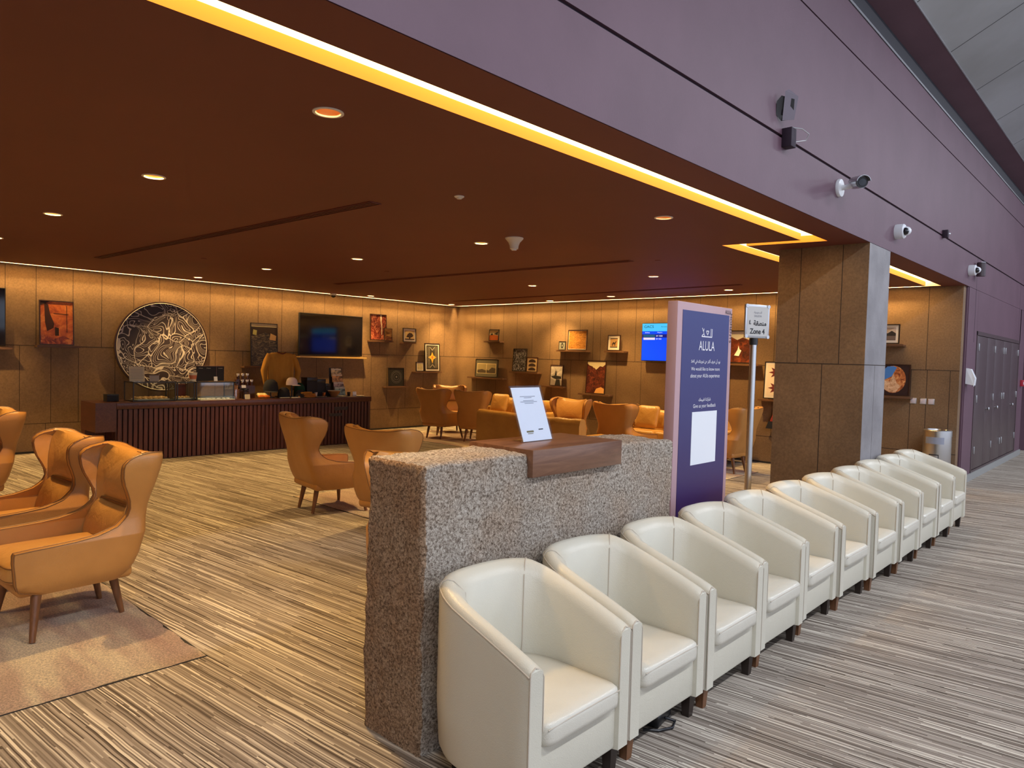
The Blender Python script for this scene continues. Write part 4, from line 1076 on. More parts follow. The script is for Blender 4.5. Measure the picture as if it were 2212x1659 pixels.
# red hanging cloth left of column
t = thing('hanging_red_textile', 'red woven textile with a black hem hanging at the right wall beside the column', 'textile', (-4.35, YR-.04, 0), 0)
b = B(); b.loft([[(-.02+(-.1-.2*s_)*(1-q)+q*.3, -.02-.015*math.sin(q*14), 1.22-.53*s_) for q in [i/12 for i in range(13)]] for s_ in (0, .3, .6, 1.)], False)
b.build('cloth', M['redcloth'], t)
b = B(); b.loft([[(-.02+(-.1-.2*s_-.02)*(1-q)+q*.3, -.025-.015*math.sin(q*14), 1.22-.53*s_) for q in [i/12 for i in range(13)]] for s_ in (1., 1.12, 1.22)], False)
b.build('hem', M['dark'], t)
b = B(); b.cyl((-.16, -.03, 1.23), (.30, -.03, 1.23), .012, n=10); b.build('hanging_rod', M['legd'], t)

# ------------------------------------------------------------------ counter
CX = -10.57
t = thing('serving_counter', 'long low counter of vertical dark red slats with a dark top, below the round disc', 'counter', (CX, 5.52, 0), 90)
Lc = 7.62-3.41
b = B(); b.box(-Lc/2+.02, Lc/2-.02, .04, .62, .0, .74); b.build('carcass', M['ctop'], t, 0)
rb = None
nr = 62
b = B()
for i in range(nr):
    x = -Lc/2+Lc*(i+.5)/nr; w_ = Lc/nr*.36
    b.box(x-w_, x+w_, 0, .04, .015, .735)
for i in range(9):
    y_ = .05+.57*i/8.5; b.box(-Lc/2-.012, -Lc/2+.022, y_-.02, y_+.02, .015, .735); b.box(Lc/2-.022, Lc/2+.012, y_-.02, y_+.02, .015, .735)
b.build('slatted_front', M['rib'], t, 0)
b = B(); b.rbox(-Lc/2-.01, Lc/2+.01, -.012, .64, .738, .828, .004, n=2); b.build('worktop', M['ctop'], t)
b = B(); b.box(-Lc/2-.27, -Lc/2-.01, .0, .62, .43, .83); b.build('side_box', M['ctop'], t, 0)
b = B(); b.box(-Lc/2-.27, -Lc/2-.01, .45, .6, .0, .43); b.build('side_panel', M['rib'], t, 0)
b = B(); b.box(1.35, 1.62, -.006, .002, .60, .66); b.box(1.25, 1.5, -.006, .002, .50, .55); b.build('dark_label', M['black'], t, 0)
ZT = .829
def it(name, label, cat, y, x=-10.9, rz=90, group=None, z=ZT): return thing(name, label, cat, (x, y, z), rz, group)
def ppx(y, x=-10.9): return y
# first glass case (food)
def case(label, y0, y1, h, d, x=-10.88, frame='black'):
    t = thing('glass_display_case', label, 'display case', (x, (y0+y1)/2, ZT), 90); w = (y1-y0)/2
    b = B(); b.rbox(-w, w, -d/2, d/2, 0, .014, .003, n=2); b.build('base', M[frame], t)
    b = B(); e = .007
    for sx in (-1, 1):
        for sy in (-1, 1): b.box(sx*(w-e)-e, sx*(w-e)+e, sy*(d/2-e)-e, sy*(d/2-e)+e, .014, h)
    for sy in (-1, 1): b.box(-w, w, sy*(d/2-e)-e, sy*(d/2-e)+e, h-.014, h)
    for sx in (-1, 1): b.box(sx*(w-e)-e, sx*(w-e)+e, -d/2, d/2, h-.014, h)
    b.build('case_frame', M[frame], t, 0)
    b = B(); b.box(-w+.014, w-.014, -d/2+.003, -d/2+.006, .014, h-.014); b.box(-w+.003, -w+.006, -d/2+.014, d/2-.014, .014, h-.014); b.box(w-.006, w-.003, -d/2+.014, d/2-.014, .014, h-.014); b.box(-w+.014, w-.014, -d/2+.014, d/2-.014, h-.006, h-.002)
    b.build('glass_panes', M['glass'], t, 0)
    return t
case('glass food case at the left end of the counter', 3.66, 4.25, .28, .36)
case('second glass case on the counter, with the dark red back', 4.27, 4.53, .275, .34)
case('third glass case under the black menu board', 4.55, 5.14, .275, .34)
t = thing('red_box', 'dark red box standing inside the second glass case', 'box', (-10.98, 4.42, ZT+.0145), 90)
b = B(); b.rbox(-.07, .07, -.04, .04, 0, .22, .004, n=2); b.build('carton', P('deep_red_card', s2l((96, 18, 12)), .5), t)
b = B(); b.box(-.071, .071, -.041, .041, .17, .20); b.build('lid', P('deep_red_lid', s2l((74, 12, 10)), .5), t, 0)
def platter(label, y, x, w, d, n, seed, z=ZT+.015):
    t = thing('serving_tray', label, 'tray', (x, y, z), 90)
    b = B(); b.rbox(-w, w, -d, d, 0, .012, .005, n=2); b.build('tray', M['offwhite'], t)
    rnd = random.Random(seed)
    for i in range(n):
        px, py, pr = rnd.uniform(-w*.78, w*.78), rnd.uniform(-d*.75, d*.75), rnd.uniform(.022, .032)
        q = thing('pastry', 'small golden pastry lying on the ' + label, 'pastry', (x-py*0 - 0, y, z), 90, 'pastries on the ' + label)
        q.location = (x - py, y + px, z+.0125 + .0)
        b = B(); b.lathe([(.001, 0), (pr*.8, 0), (pr, .01), (pr*.8, .026), (pr*.3, .033), (.001, .034)], n=12); b.build('crust', M['bread'], q)
def place_pastries(label, y, x, w, d, nx, ny, seed, z=ZT+.015):
    t = thing('serving_tray', label, 'tray', (x, y, z), 90)
    b = B(); b.rbox(-w, w, -d, d, 0, .012, .005, n=2); b.build('plate', M['offwhite'], t)
    b = B()
    for s_ in (-1, 1): b.box(-w, w, s_*d-.003, s_*d+.003, .01, .018)
    b.build('raised_edge', M['offwhite'], t, 0)
    rnd = random.Random(seed); k_ = 0; first = None
    for i in range(nx):
        for j in range(ny):
            px, py = (-w + 2*w*(i+.5)/nx), (-d + 2*d*(j+.5)/ny)
            loc = (x - py, y + px, z+.0122)
            if first is None:
                first = thing('pastry', 'golden pastry on the %s' % label, 'pastry', loc, 0, 'pastries on the ' + label)
                pr = min(w/nx, d/ny)*.82
                b = B(); b.lathe([(.001, 0), (pr*.85, 0), (pr, .01), (pr*.85, .024), (pr*.4, .032), (.001, .033)], n=12); b.build('crust', M['bread'], first)
            else: dup(first, loc, rnd.uniform(0, 90), first['label'])
place_pastries('pale tray in the left glass food case', 3.95, -10.86, .22, .13, 6, 3, 1)
place_pastries('small tray in the second glass case', 4.40, -10.83, .10, .06, 3, 2, 2)
# things standing on the cases
def card(name, label, y, x, w, h, z, mat='kraft', lines=0, lean_=-10, cat='sign', base=True, rz=90):
    t = thing(name, label, cat, (x, y, z), rz); T = Matrix.Rotation(R(lean_), 4, 'X')
    b = B(); b.box(-w/2, w/2, -.003, 0, .001, h, T=T); b.build('sheet', M[mat] if isinstance(mat, str) else mat, t, 0)
    if base:
        b = B(); b.box(-w/2, w/2, -.004, .05, 0, .004); b.box(-w/2-.003, -w/2, -.004, .001, .0, h, T=T); b.box(w/2, w/2+.003, -.004, .001, 0, h, T=T); b.build('holder', M['acrylic'], t, 0)
    for i in range(lines):
        b = B(); z_ = h*(.80-.60*i/max(1, lines-1)); ww = w*(.36 if i % 2 else .40); b.box(-ww, ww, -.0036, -.003, z_-.002, z_+.002, T=T); b.build('printed_line', M['inkg'], t, 0)
    return t
ZG = ZT+.281
card('menu_sheet', 'cream printed sheet in an acrylic holder on the left glass case', 3.79, -10.92, .21, .215, ZG, 'kraft', 7)
card('small_notice', 'small grey printed card right of the cream sheet', 4.02, -10.90, .135, .085, ZG, P('grey_card', s2l((170, 160, 150)), .6), 3)
t = thing('paper_cup', 'white paper cup with a pink and green print on the glass case', 'cup', (-10.88, 4.57, ZG), 90)
b = B(); b.lathe([(.001, 0), (.043, 0), (.060, .125), (.064, .13), (.058, .13), (.054, .12), (.001, .115)], n=24); b.build('cup_wall', M['offwhite'], t)
b = B(); b.loft([[(rr*math.cos(2*PI*i/24), rr*math.sin(2*PI*i/24), z) for i in range(24)] for rr, z in ((.0475, .03), (.0565, .09))], True); b.build('printed_band', P('cup_print', s2l((188, 110, 80)), .5), t)
t = thing('menu_board', 'black menu board with three white headings standing on the glass case', 'menu board', (-10.95, 4.865, ZG), 90)
b = B(); b.box(-.215, .09, -.01, .008, 0, .225); b.build('wide_panel', M['blackm'], t, 0)
b = B(); b.box(.095, .215, -.01, .008, 0, .225); b.build('narrow_panel', M['blackm'], t, 0)
b = B(); b.box(-.217, .217, -.012, .01, .225, .232); b.box(.09, .095, -.012, .01, 0, .226); b.build('frame', P('copper_frame', s2l((120, 80, 60)), .4), t, 0)
text('Hot', .06, M['mat_white'], t, (-.15, -.0105, .195), h=.012); text('Menu', .06, M['mat_white'], t, (-.03, -.0105, .195), h=.012); text('Cold', .06, M['mat_white'], t, (.155, -.0105, .195), h=.012)
card('blank_card', 'blank white card before the black menu board', 4.895, -10.82, .055, .07, ZG, 'paper', 0)
# nut jars
def jar(label, y, x, z=ZT, rr=.045, h=.22, fill='bread'):
    t = thing('storage_jar', label, 'jar', (x, y, z), 90, 'jars of nuts beside the glass cases')
    b = B(); b.lathe([(.001, .003), (rr*.92, .003), (rr*.92, h*.9), (.001, h*.9)], n=20); b.build('filling', M[fill], t)
    b = B(); b.loft([[(r_*math.cos(2*PI*i/20), r_*math.sin(2*PI*i/20), z_) for i in range(20)] for r_, z_ in ((rr, 0), (rr, h), (rr*.9, h+.01))], True); b.build('glass_wall', M['glass'], t)
    b = B(); b.lathe([(.001, h+.008), (rr*.95, h+.008), (rr*.95, h+.03), (.001, h+.032)], n=20); b.build('lid', M['black'], t)
M['nuts'] = var_mat('mixed_nuts', s2l((110, 60, 40)), s2l((190, 130, 90)), 50., .6)
M['choc'] = var_mat('chocolate_balls', s2l((18, 12, 10)), s2l((70, 30, 20)), 60., .4)
jar('tall jar of pale nuts just right of the glass cases', 5.21, -10.82, h=.24, fill='nuts')
jar('jar of reddish nuts behind the tall pale one', 5.30, -10.95, h=.16, fill='nuts')
jar('wide jar of dark chocolates with a black lid', 5.36, -10.80, rr=.06, h=.13, fill='choc')
jar('jar of dark red sweets behind the printed card', 5.42, -10.95, rr=.05, h=.10, fill='choc')
card('blank_card', 'white card on the jar of dark chocolates', 5.30, -10.72, .07, .045, ZT+.175, 'paper', 0, base=True)
card('price_card', 'cream printed card before the dark chocolates jar', 5.335, -10.66, .085, .075, ZT, 'kraft', 3)
# little bottles on a two-step rack
t = thing('bottle_rack', 'two-step dark rack behind the jars', 'rack', (-10.98, 5.45, ZT), 90)
b = B(); b.box(-.12, .14, -.06, .0, 0, .20); b.build('lower_step', M['ctop'], t, 0)
b = B(); b.box(-.15, .10, .0, .06, 0, .30); b.build('upper_step', M['ctop'], t, 0)
bt = None
for i in range(6):
    up = i < 3; y_ = 5.45 + (-.105 if up else -.06) + (i % 3)*.078; x_ = -10.98 - (.03 if up else -.03); z_ = ZT + (.3005 if up else .2005)
    lab = '%s white-capped small bottle on the %s step of the rack' % (('left', 'middle', 'right')[i % 3], 'upper' if up else 'lower')
    if bt is None:
        bt = thing('small_bottle', lab, 'bottle', (x_, y_, z_), 0, 'white-capped bottles on the rack')
        b = B(); b.lathe([(.001, 0), (.024, 0), (.025, .05), (.016, .058), (.001, .058)], n=16); b.build('bottle_body', P('brown_bottle', s2l((70, 36, 14)), .3), bt)
        b = B(); b.lathe([(.001, .058), (.017, .058), (.024, .085), (.022, .092), (.001, .093)], n=16); b.build('cap', M['wht'], bt)
    else: dup(bt, (x_, y_, z_), 0, lab)
# cups with white rims, wrapped buns
for k_, (y_, nm) in enumerate(((5.62, 'left'), (5.72, 'right'))):
    t = thing('wrapped_snack', '%s orange and white snack packet on the counter front' % nm, 'snack', (-10.72, y_, ZT), 90+8*k_, 'orange and white snack packets')
    b = B(); T = Matrix.Rotation(R(-55), 4, 'X'); b.rbox(-.05, .05, -.02, .02, .02, .13, .014, T=T); b.build('packet', P('cream_wrap', s2l((214, 200, 140)), .5), t)
    b = B(); b.rbox(-.051, .051, -.021, .021, .02, .075, .014, T=T); b.build('printed_end', P('orange_wrap', s2l((206, 110, 30)), .5), t)
t = thing('candy_tray', 'clear tray of white and black wrapped sweets on the counter edge', 'tray', (-10.66, 4.83, ZT), 90)
b = B(); b.rbox(-.27, .27, -.07, .07, 0, .012, .004, n=2); b.build('tray_base', M['offwhite'], t)
b = B(); b.box(-.27, .27, -.07, -.067, .01, .06); b.box(-.27, .27, .067, .07, .01, .06); b.box(-.27, -.267, -.067, .067, .01, .06); b.box(.267, .27, -.067, .067, .01, .06); b.build('clear_rim', M['glass'], t, 0)
rnd = random.Random(4); sw_ = None
for i in range(16):
    loc = (-10.66+rnd.uniform(-.045, .045), 4.83-.24+.03*i+rnd.uniform(-.01, .01), ZT+.0125); 
    if sw_ is None:
        sw_ = thing('wrapped_sweet', 'white wrapped sweet in the clear tray on the counter edge', 'sweet', loc, 0, 'white wrapped sweets in the clear tray')
        b = B(); b.rbox(-.013, .013, -.022, .022, 0, .018, .006); b.build('wrapper', M['wht'], sw_)
    else: dup(sw_, loc, rnd.uniform(0, 180), sw_['label'])
# yellow shirt on a stand
t = thing('displayed_shirt', 'mustard yellow long-sleeved shirt hanging on a stand at the counter', 'shirt', (-11.08, 6.13, ZT), 90)
b = B(); rg = []
for zq, wq, dq in ((.10, .235, .045), (.30, .232, .05), (.50, .235, .05), (.66, .245, .045), (.72, .235, .035), (.745, .16, .025), (.752, .08, .02)):
    rg.append([(wq*math.copysign(abs(math.cos(2*PI*i/32))**.6, math.cos(2*PI*i/32)), dq*math.sin(2*PI*i/32)+.012*math.sin(7*2*PI*i/32)*(zq < .7), zq) for i in range(32)])
b.loft(rg, True, True); b.build('body', M['shirt'], t, 60)
for s in (-1, 1):
    b = B(); b.tube([(s*.22, 0, .72), (s*.27, -.01, .60), (s*.32, -.02, .44), (s*.29, -.02, .28), (s*.25, -.015, .10)], [.035, .05, .05, .04, .035], 12); b.build('sleeve', M['shirt'], t, 60)
b = B(); b.tube([(-.08, -.02, .753), (-.04, -.045, .738), (0, -.052, .728), (.04, -.045, .738), (.08, -.02, .753)], .010, 8); b.build('collar', P('dark_red_collar', s2l((96, 30, 16)), .7), t)
b = B(); b.cyl((0, 0, .01), (0, 0, .12), .012); b.lathe([(.001, 0), (.09, 0), (.09, .01), (.001, .012)], n=20); b.build('stand', M['black'], t)
# caps
def capx(label, loc, rz, mat, rr=.095, h=.13, hol=0.):
    t = thing('baseball_cap', label, 'cap', loc, rz)
    b = B(); b.lathe([(rr, 0), (rr*1.0, h*.35), (rr*.85, h*.72), (rr*.5, h*.95), (.001, h)], n=24); b.build('crown', M[mat], t, 60)
    b = B(); rows = []
    for q in (0, .5, 1.): rows.append([(rr*.9*math.cos(a)*(1-q*.0)+q*.07*math.cos(a)**.5 if math.cos(a) > 0 else 0, rr*.95*math.sin(a), .012-.02*q*q) for a in [R(-80+160*i/14) for i in range(15)]])
    b.loft(rows, False); b.build('peak', M[mat], t, 60)
    return t
def stand(label, loc, h, rr=.03):
    t = thing('cap_stand', label, 'display stand', loc)
    b = B(); b.cyl((0, 0, .01), (0, 0, h), .012); b.build('post', M['black'], t)
    b = B(); b.lathe([(.001, 0), (.06, 0), (.06, .01), (.001, .012)], n=20); b.build('foot', M['black'], t)
stand('black stand carrying the pale pink cap', (-10.84, 6.205, ZT), .205)
capx('pale pink cap on a stand before the mustard shirt', (-10.84, 6.205, ZT+.207), 40, 'pinkcap')
capx('black cap on the counter left of the mustard shirt', (-10.85, 5.83, ZT+.105), -20, 'dark', .12, .2)
stand('low black stand under the black cap left of the shirt', (-10.85, 5.83, ZT), .104)
capx('black cap under the pale pink one', (-10.84, 6.06, ZT), 20, 'dark', .10, .17)
capx('dark navy cap right of the black one on the counter', (-10.76, 6.32, ZT), 10, 'dark', .085, .13)
capx('dark green cap right of the pink cap', (-10.96, 6.42, ZT), 0, 'greencap', .10, .24)
# black boxes of the till area
for (y_, x_, w_, d_, h_, nm) in ((6.62, -10.98, .10, .10, .33, 'tall black box behind the folded orange cloths'), (6.80, -10.98, .085, .10, .30, 'black box with a round emblem in the till area'), (6.93, -10.95, .05, .08, .22, 'small dark box beside the magazine stand'), (3.44, -10.9, .075, .08, .10, 'black box at the left end of the counter')):
    t = thing('black_gift_box', nm, 'box', (x_, y_, ZT+(.001 if y_ > 3.5 else .002)), 90)
    b = B(); b.rbox(-w_, w_, -d_, d_, 0, h_*.8, .003, n=2); b.build('carton', M['blackm'], t)
    b = B(); b.rbox(-w_-.002, w_+.002, -d_-.002, d_+.002, h_*.8, h_, .003, n=2); b.build('lid', M['black'], t)
# folded cloths
for k_, (y_, x_, z_, nm) in enumerate(((6.42, -10.74, 0, 'lowest'), (6.44, -10.75, .032, 'middle'), (6.40, -10.74, .064, 'topmost'))):
    t = thing('folded_cloth', 'folded orange cloth on the counter, %s of the small stack' % nm, 'cloth', (x_, y_, ZT+z_), 82+9*k_, 'folded orange cloths')
    b = B(); b.rbox(-.16+.02*k_, .16-.03*k_, -.07, .07, 0, .03, .013, n=4); b.build('fold', P('orange_cloth_%d' % k_, s2l((206-10*k_, 130, 44)), .85), t, 60)
    b = B(); b.tube([(-.15+.02*k_, -.071, .015), (.15-.03*k_, -.071, .015)], .004, 6); b.build('seam', P('orange_seam_%d' % k_, s2l((150, 84, 24)), .8), t)
# magazine stand
t = thing('magazine_stand', 'black stepped stand of colourful magazines at the right end of the counter', 'magazine stand', (-10.93, 7.17, ZT), 90)
b = B(); b.add([(-.13, .06, 0), (.13, .06, 0), (.13, .09, .5), (-.13, .09, .5), (-.13, .075, 0), (.13, .075, 0), (.13, .105, .5), (-.13, .105, .5)], [(0, 1, 2, 3), (4, 7, 6, 5), (0, 4, 5, 1), (1, 5, 6, 2), (2, 6, 7, 3), (3, 7, 4, 0)]); b.box(-.13, .13, -.10, .09, 0, .012); b.build('rack', M['black'], t, 0)
for q, (z_, y_, c_, nm) in enumerate(((.34, .06, (214, 190, 140), 'topmost, with a blue sky picture'), (.24, .02, (206, 150, 90), 'second from the top, orange'), (.10, -.03, (176, 150, 140), 'third, pink and white'), (.013, -.075, (150, 170, 150), 'lowest, greenish'))):
    u_ = thing('magazine', 'magazine in the black stepped stand, %s' % nm, 'magazine', (-10.93-y_, 7.17, ZT+z_), 90, 'magazines in the stepped stand')
    T = Matrix.Rotation(R(-8), 4, 'X')
    b = B(); b.box(-.105, .105, -.006, 0, 0, .15, T=T); b.build('cover', noise_pic('cover_%d' % q, tuple(int(v*.5) for v in c_), c_, tuple(min(255, int(v*1.2)) for v in c_), 14.), u_, 0)
    b = B(); b.box(-.10, .10, -.0066, -.006, .12, .14, T=T); b.build('title_band', col((220, 210, 190)), u_, 0)
# bowl, cups, small things
t = thing('glass_bowl', 'wide shallow amber bowl at the right part of the counter', 'bowl', (-10.76, 6.98, ZT), 90)
b = B(); b.lathe([(.001, 0), (.05, 0), (.055, .012), (.095, .06), (.11, .10), (.104, .10), (.09, .062), (.05, .018), (.001, .014)], n=28); b.build('bowl_wall', P('amber_ceramic', s2l((150, 100, 60)), .2), t)
b = B(); b.lathe([(.11, .10), (.113, .104), (.108, .107), (.104, .10)], n=28, ring=True); b.build('rim', M['kraft'], t)
for y_, x_, c_, nm in ((6.62, -10.76, (200, 200, 205), 'small silver tumbler right of the folded cloths'), (6.78, -10.76, (180, 110, 60), 'small copper tumbler left of the amber bowl'), (7.30, -10.78, (60, 40, 30), 'dark mug at the foot of the magazine stand')):
    t = thing('tumbler', nm, 'cup', (x_, y_, ZT), 0)
    b = B(); b.lathe([(.001, 0), (.024, 0), (.030, .075), (.027, .075), (.022, .008), (.001, .006)], n=20); b.build('wall', P('tumbler_%d' % c_[0], s2l(c_), .2, .6), t)
    b = B(); b.tube([(.030*math.cos(2*PI*i/20), .030*math.sin(2*PI*i/20), .076) for i in range(20)], .0016, 5, True); b.build('rim', M['steel'], t)
for y_, x_, w_, h_, nm in ((7.40, -10.74, .075, .08, 'white card at the right end of the counter'),): card('price_card', nm, y_, x_, w_, h_, ZT, 'paper', 2)
for y_, x_, nm in ((7.10, -10.68, 'left'), (7.46, -10.66, 'right')):
    t = thing('small_dish', '%s flat pale dish on the right front edge of the counter' % nm, 'dish', (x_, y_, ZT), 0)
    b = B(); b.lathe([(.001, 0), (.05, 0), (.075, .012), (.072, .014), (.045, .005), (.001, .005)], n=24); b.build('dish_body', M['kraft'], t)
    b = B(); b.lathe([(.001, .005), (.03, .006), (.02, .014), (.001, .016)], n=14); b.build('sweets', M['wht'], t)
for k_, (y_, x_, w_) in enumerate(((5.98, -10.66, .10), (6.66, -10.66, .12), (6.18, -10.66, .07))):
    t = thing('bracelet_tray', ('dark beaded strips laid left of the folded cloths', 'dark beaded strips laid right of the folded cloths', 'pale rolled strip beside the folded cloths')[k_], 'jewellery', (x_, y_, ZT), 90)
    b = B(); b.rbox(-w_, w_, -.03, .03, 0, .008, .003, n=2); b.build('pad', M['blackm'] if k_ < 2 else M['kraft'], t)
    b = B()
    for q in range(4): b.tube([(-w_*.9, -.02+.013*q, .0105), (w_*.9, -.02+.013*q, .0105)], .003, 6)
    b.build('beads', M['offwhite'] if k_ != 1 else M['alu'], t)

# ------------------------------------------------------------------ facade things
t = thing('wall_antenna', 'dark wedge-shaped speaker wrapped in clear film above the groove of the plum wall', 'speaker', (XF, 4.86, 3.285), 90)
b = B(); b.add([(-.075, 0, .06), (.0, -.03, .0), (.085, -.13, .02), (.075, -.10, .06), (-.085, -.01, .20), (-.06, -.05, .26), (.03, -.16, .22), (.05, -.12, .24)],
               [(0, 1, 5, 4), (1, 2, 6, 5), (2, 3, 7, 6), (3, 0, 4, 7), (4, 5, 6, 7), (0, 3, 2, 1)])
b.build('housing', M['blackm'], t, 30, T=Matrix.Scale(.62, 4))
b = B(); b.add([(-.005, -.045, .002), (.09, -.14, .015), (.06, -.19, .25), (-.06, -.09, .30), (.02, -.10, .34)], [(0, 1, 2, 3), (3, 2, 4)]); b.build('film_wrap', P('grey_film', (.17, .14, .17), .25), t, 30, T=Matrix.Scale(.62, 4))
b = B(); b.box(-.015, .015, -.03, 0, .04, .12); b.build('wall_bracket', M['black'], t, 0)
t = thing('junction_box', 'dark cable box with a looped white wire on the groove, below the wrapped speaker', 'cable box', (XF, 4.955, 3.20), 90)
b = B(); b.rbox(-.03, .055, -.07, 0, -.075, .055, .003, n=2); b.build('box', M['purple_dark'], t)
b = B(); b.box(.0555, .057, -.06, -.03, .0, .025); b.build('sticker', M['white'], t, 0)
b = B(); b.tube([(.0, -.05, .06), (.05, -.11, .05), (.10, -.14, .02), (.10, -.12, -.02), (.056, -.06, -.03)], .004, 8); b.build('wire', M['alu'], t)
# bullet camera
t = thing('bullet_camera', 'white bullet security camera on an arm on the plum wall', 'camera', (XF, 6.10, 3.065), 90)
b = B(); b.lathe([(.001, 0), (.072, 0), (.074, .014), (.07, .026), (.02, .03), (.001, .03)], n=32, axis='y'); b.build('mount_plate', M['white'], t)
b = B(); b.tube([(0, -.028, 0), (0, -.06, 0), (.0, -.085, .006), (.0, -.115, .012)], [.022, .02, .022, .026], 14); b.build('arm', M['white'], t)
d = Vector((-.80, -.55, -.18)).normalized(); p0 = Vector((.06, -.10, .035)); p1 = p0 + d*.20
b = B(); b.tube([p0, p0+d*.02, p0+d*.17, p1], [.034, .044, .046, .046], 24); b.build('camera_body', M['alu'], t)
b = B(); b.tube([p1-d*.005, p1+d*.012], [.043, .043], 24); b.build('front_ring', M['black'], t)
b = B(); b.tube([p1+d*.011, p1+d*.015], [.03, .028], 24); b.build('lens', M['screen'], t)
sd = d.cross(Vector((0, 0, 1))).normalized(); up_ = sd.cross(d).normalized()
b = B(); rows = []
for q in (0.02, .25): rows.append([p0+d*q + (sd*math.cos(a)+up_*math.sin(a))*.054 for a in [R(10+160*i/12) for i in range(13)]])
for q in (.25, 0.02): rows.append([p0+d*q + (sd*math.cos(a)+up_*math.sin(a))*.050 for a in [R(10+160*i/12) for i in range(13)]])
rows.append(rows[0]); b.loft(rows, False); b.build('sun_shield', M['alu'], t)
def dome(label, y, z, rr=.072):
    t = thing('wall_dome_camera', label, 'camera', (XF, y, z), 90)
    b = B(); b.lathe([(.001, 0), (rr, 0), (rr+.002, .02), (rr, .075), (rr-.01, .085), (.001, .086)], n=32, axis='y'); b.build('base', M['white'], t)
    b = B(); b.lathe([(.001, .084), (.046, .084), (.046, .10), (.034, .125), (.015, .138), (.001, .14)], n=24, axis='y'); dm = b.build('dome', M['white'], t)
    b = B(); b.lathe([(.001, 0), (.036, 0), (.034, .02), (.02, .035), (.001, .04)], n=20, axis='y')
    b.build('lens', M['screen'], dm, T=Matrix.Translation((-.024, -.088, -.006)) @ Matrix.Rotation(R(-35), 4, 'Z'))
dome('white dome camera on the plum wall above the column', 7.785, 2.957)
dome('white dome camera on the plum wall above the far corner of the lounge', 11.31, 2.957)
t = thing('junction_box', 'small dark box on the groove above the opening right of the column', 'cable box', (XF, 9.727, 3.218), 90)
b = B(); b.rbox(-.03, .03, -.06, 0, -.045, .045, .003, n=2); b.build('box', M['purple_dark'], t)
b = B(); b.cyl((.02, -.055, .005), (.045, -.07, .005), .008); b.build('plug', M['white'], t)
t = thing('wall_sounder', 'dark cylindrical wall lamp beside the far dome camera', 'wall lamp', (XF, 11.72, 2.915), 90)
b = B(); b.cyl((0, -.07, 0), (0, -.07, .19), .055, n=24); b.build('cylinder', P('dark_brown_metal', (.05, .03, .035), .4), t)
b = B(); b.box(-.02, .02, -.03, 0, .05, .14); b.build('bracket', M['blackm'], t, 0)
b = B(); b.cyl((0, -.07, .19), (0, -.07, .196), .05, n=24); b.build('top_cap', M['alu'], t)
t = thing('hand_sanitiser_dispenser', 'white wall-mounted hand sanitiser dispenser left of the cupboards', 'dispenser', (XF, 11.50, 1.39), 90)
b = B(); b.add([(-.06, 0, .02), (.06, 0, .02), (.06, -.10, .0), (-.06, -.10, .0), (-.06, 0, .235), (.06, 0, .235), (.05, -.055, .225), (-.05, -.055, .225), (-.055, -.11, .10), (.055, -.11, .10)],
               [(0, 1, 5, 4), (0, 3, 2, 1), (4, 5, 6, 7), (7, 6, 9, 8), (8, 9, 2, 3), (1, 2, 9, 6, 5), (0, 4, 7, 8, 3)]); b.build('housing', M['white'], t, 0)
b = B(); b.cyl((0, -.085, -.012), (0, -.085, .004), .012); b.build('nozzle', M['alu'], t)
# cupboards
t = thing('utility_cupboard', 'row of dark mauve full-height cupboard doors in the plum wall', 'cupboard', (XF, 14.05, 0), 90)
b = B(); b.box(-1.98, -1.93, -.006, .12, .1, 2.165); b.box(1.93, 1.98, -.006, .12, .1, 2.165); b.box(-1.98, 1.98, -.006, .12, 2.112, 2.168); b.box(-1.98, 1.98, -.004, .12, .1, .13); b.box(-1.95, 1.95, .1, .12, .13, 2.11)
b.build('door_frame', M['locker'], t, 0)
ed = [12.13, 12.95, 13.60, 14.40, 15.19, 15.97]
hy = [(12.25,), (13.66-.09,), (14.47-.10,), (14.56,), (15.90,)]; ky = [None, 13.04, 13.79, None, 15.33]
for i in range(5):
    a, c_ = ed[i]-14.05, ed[i+1]-14.05
    b = B(); b.rbox(a+.006, c_-.006, 0.0, .03, .14, 2.105, .003, n=2); dr = b.build('door', M['locker'], t)
    for y_ in hy[i]:
        for z_ in (1.94, 1.18, .42):
            b = B(); b.rbox(y_-14.05-.022, y_-14.05+.022, -.012, .001, z_-.055, z_+.055, .003, n=2); b.build('hinge', M['alu'], dr)
    if ky[i]:
        b = B(); x_ = ky[i]-14.05; b.lathe([(.001, 0), (.012, 0), (.012, .02), (.026, .03), (.028, .04), (.02, .048), (.001, .05)], (x_, 0, 1.01), n=18, axis='y'); b.build('knob', M['steel'], dr)
# fire call point and white cabinet beyond
t = thing('fire_call_point', 'small red fire call point at the far end of the plum wall', 'alarm', (XF, 16.40, 1.38), 90)
b = B(); b.rbox(-.05, .05, -.05, 0, -.06, .06, .004, n=2); b.build('box', P('alarm_red', (.45, .02, .04), .4), t)
b = B(); b.box(-.03, .03, -.053, -.05, -.025, .025); b.build('press_plate', M['white'], t, 0)
t = thing('low_cabinet', 'white low cabinet in the dark niche at the far end', 'cabinet', (XF-.45, 16.95, 0), 90)
b = B(); b.rbox(-.28, .28, -.17, .17, 0, .78, .006, n=2); b.build('carcass', M['white'], t)
for z_ in (.08, .42):
    b = B(); b.rbox(-.26, .26, -.185, -.168, z_, z_+.30, .003, n=2); dr = b.build('drawer', M['alu'], t)
    b = B(); b.tube([(-.08, -.19, z_+.24), (.08, -.19, z_+.24)], .006, 8); b.build('handle', M['black'], dr)
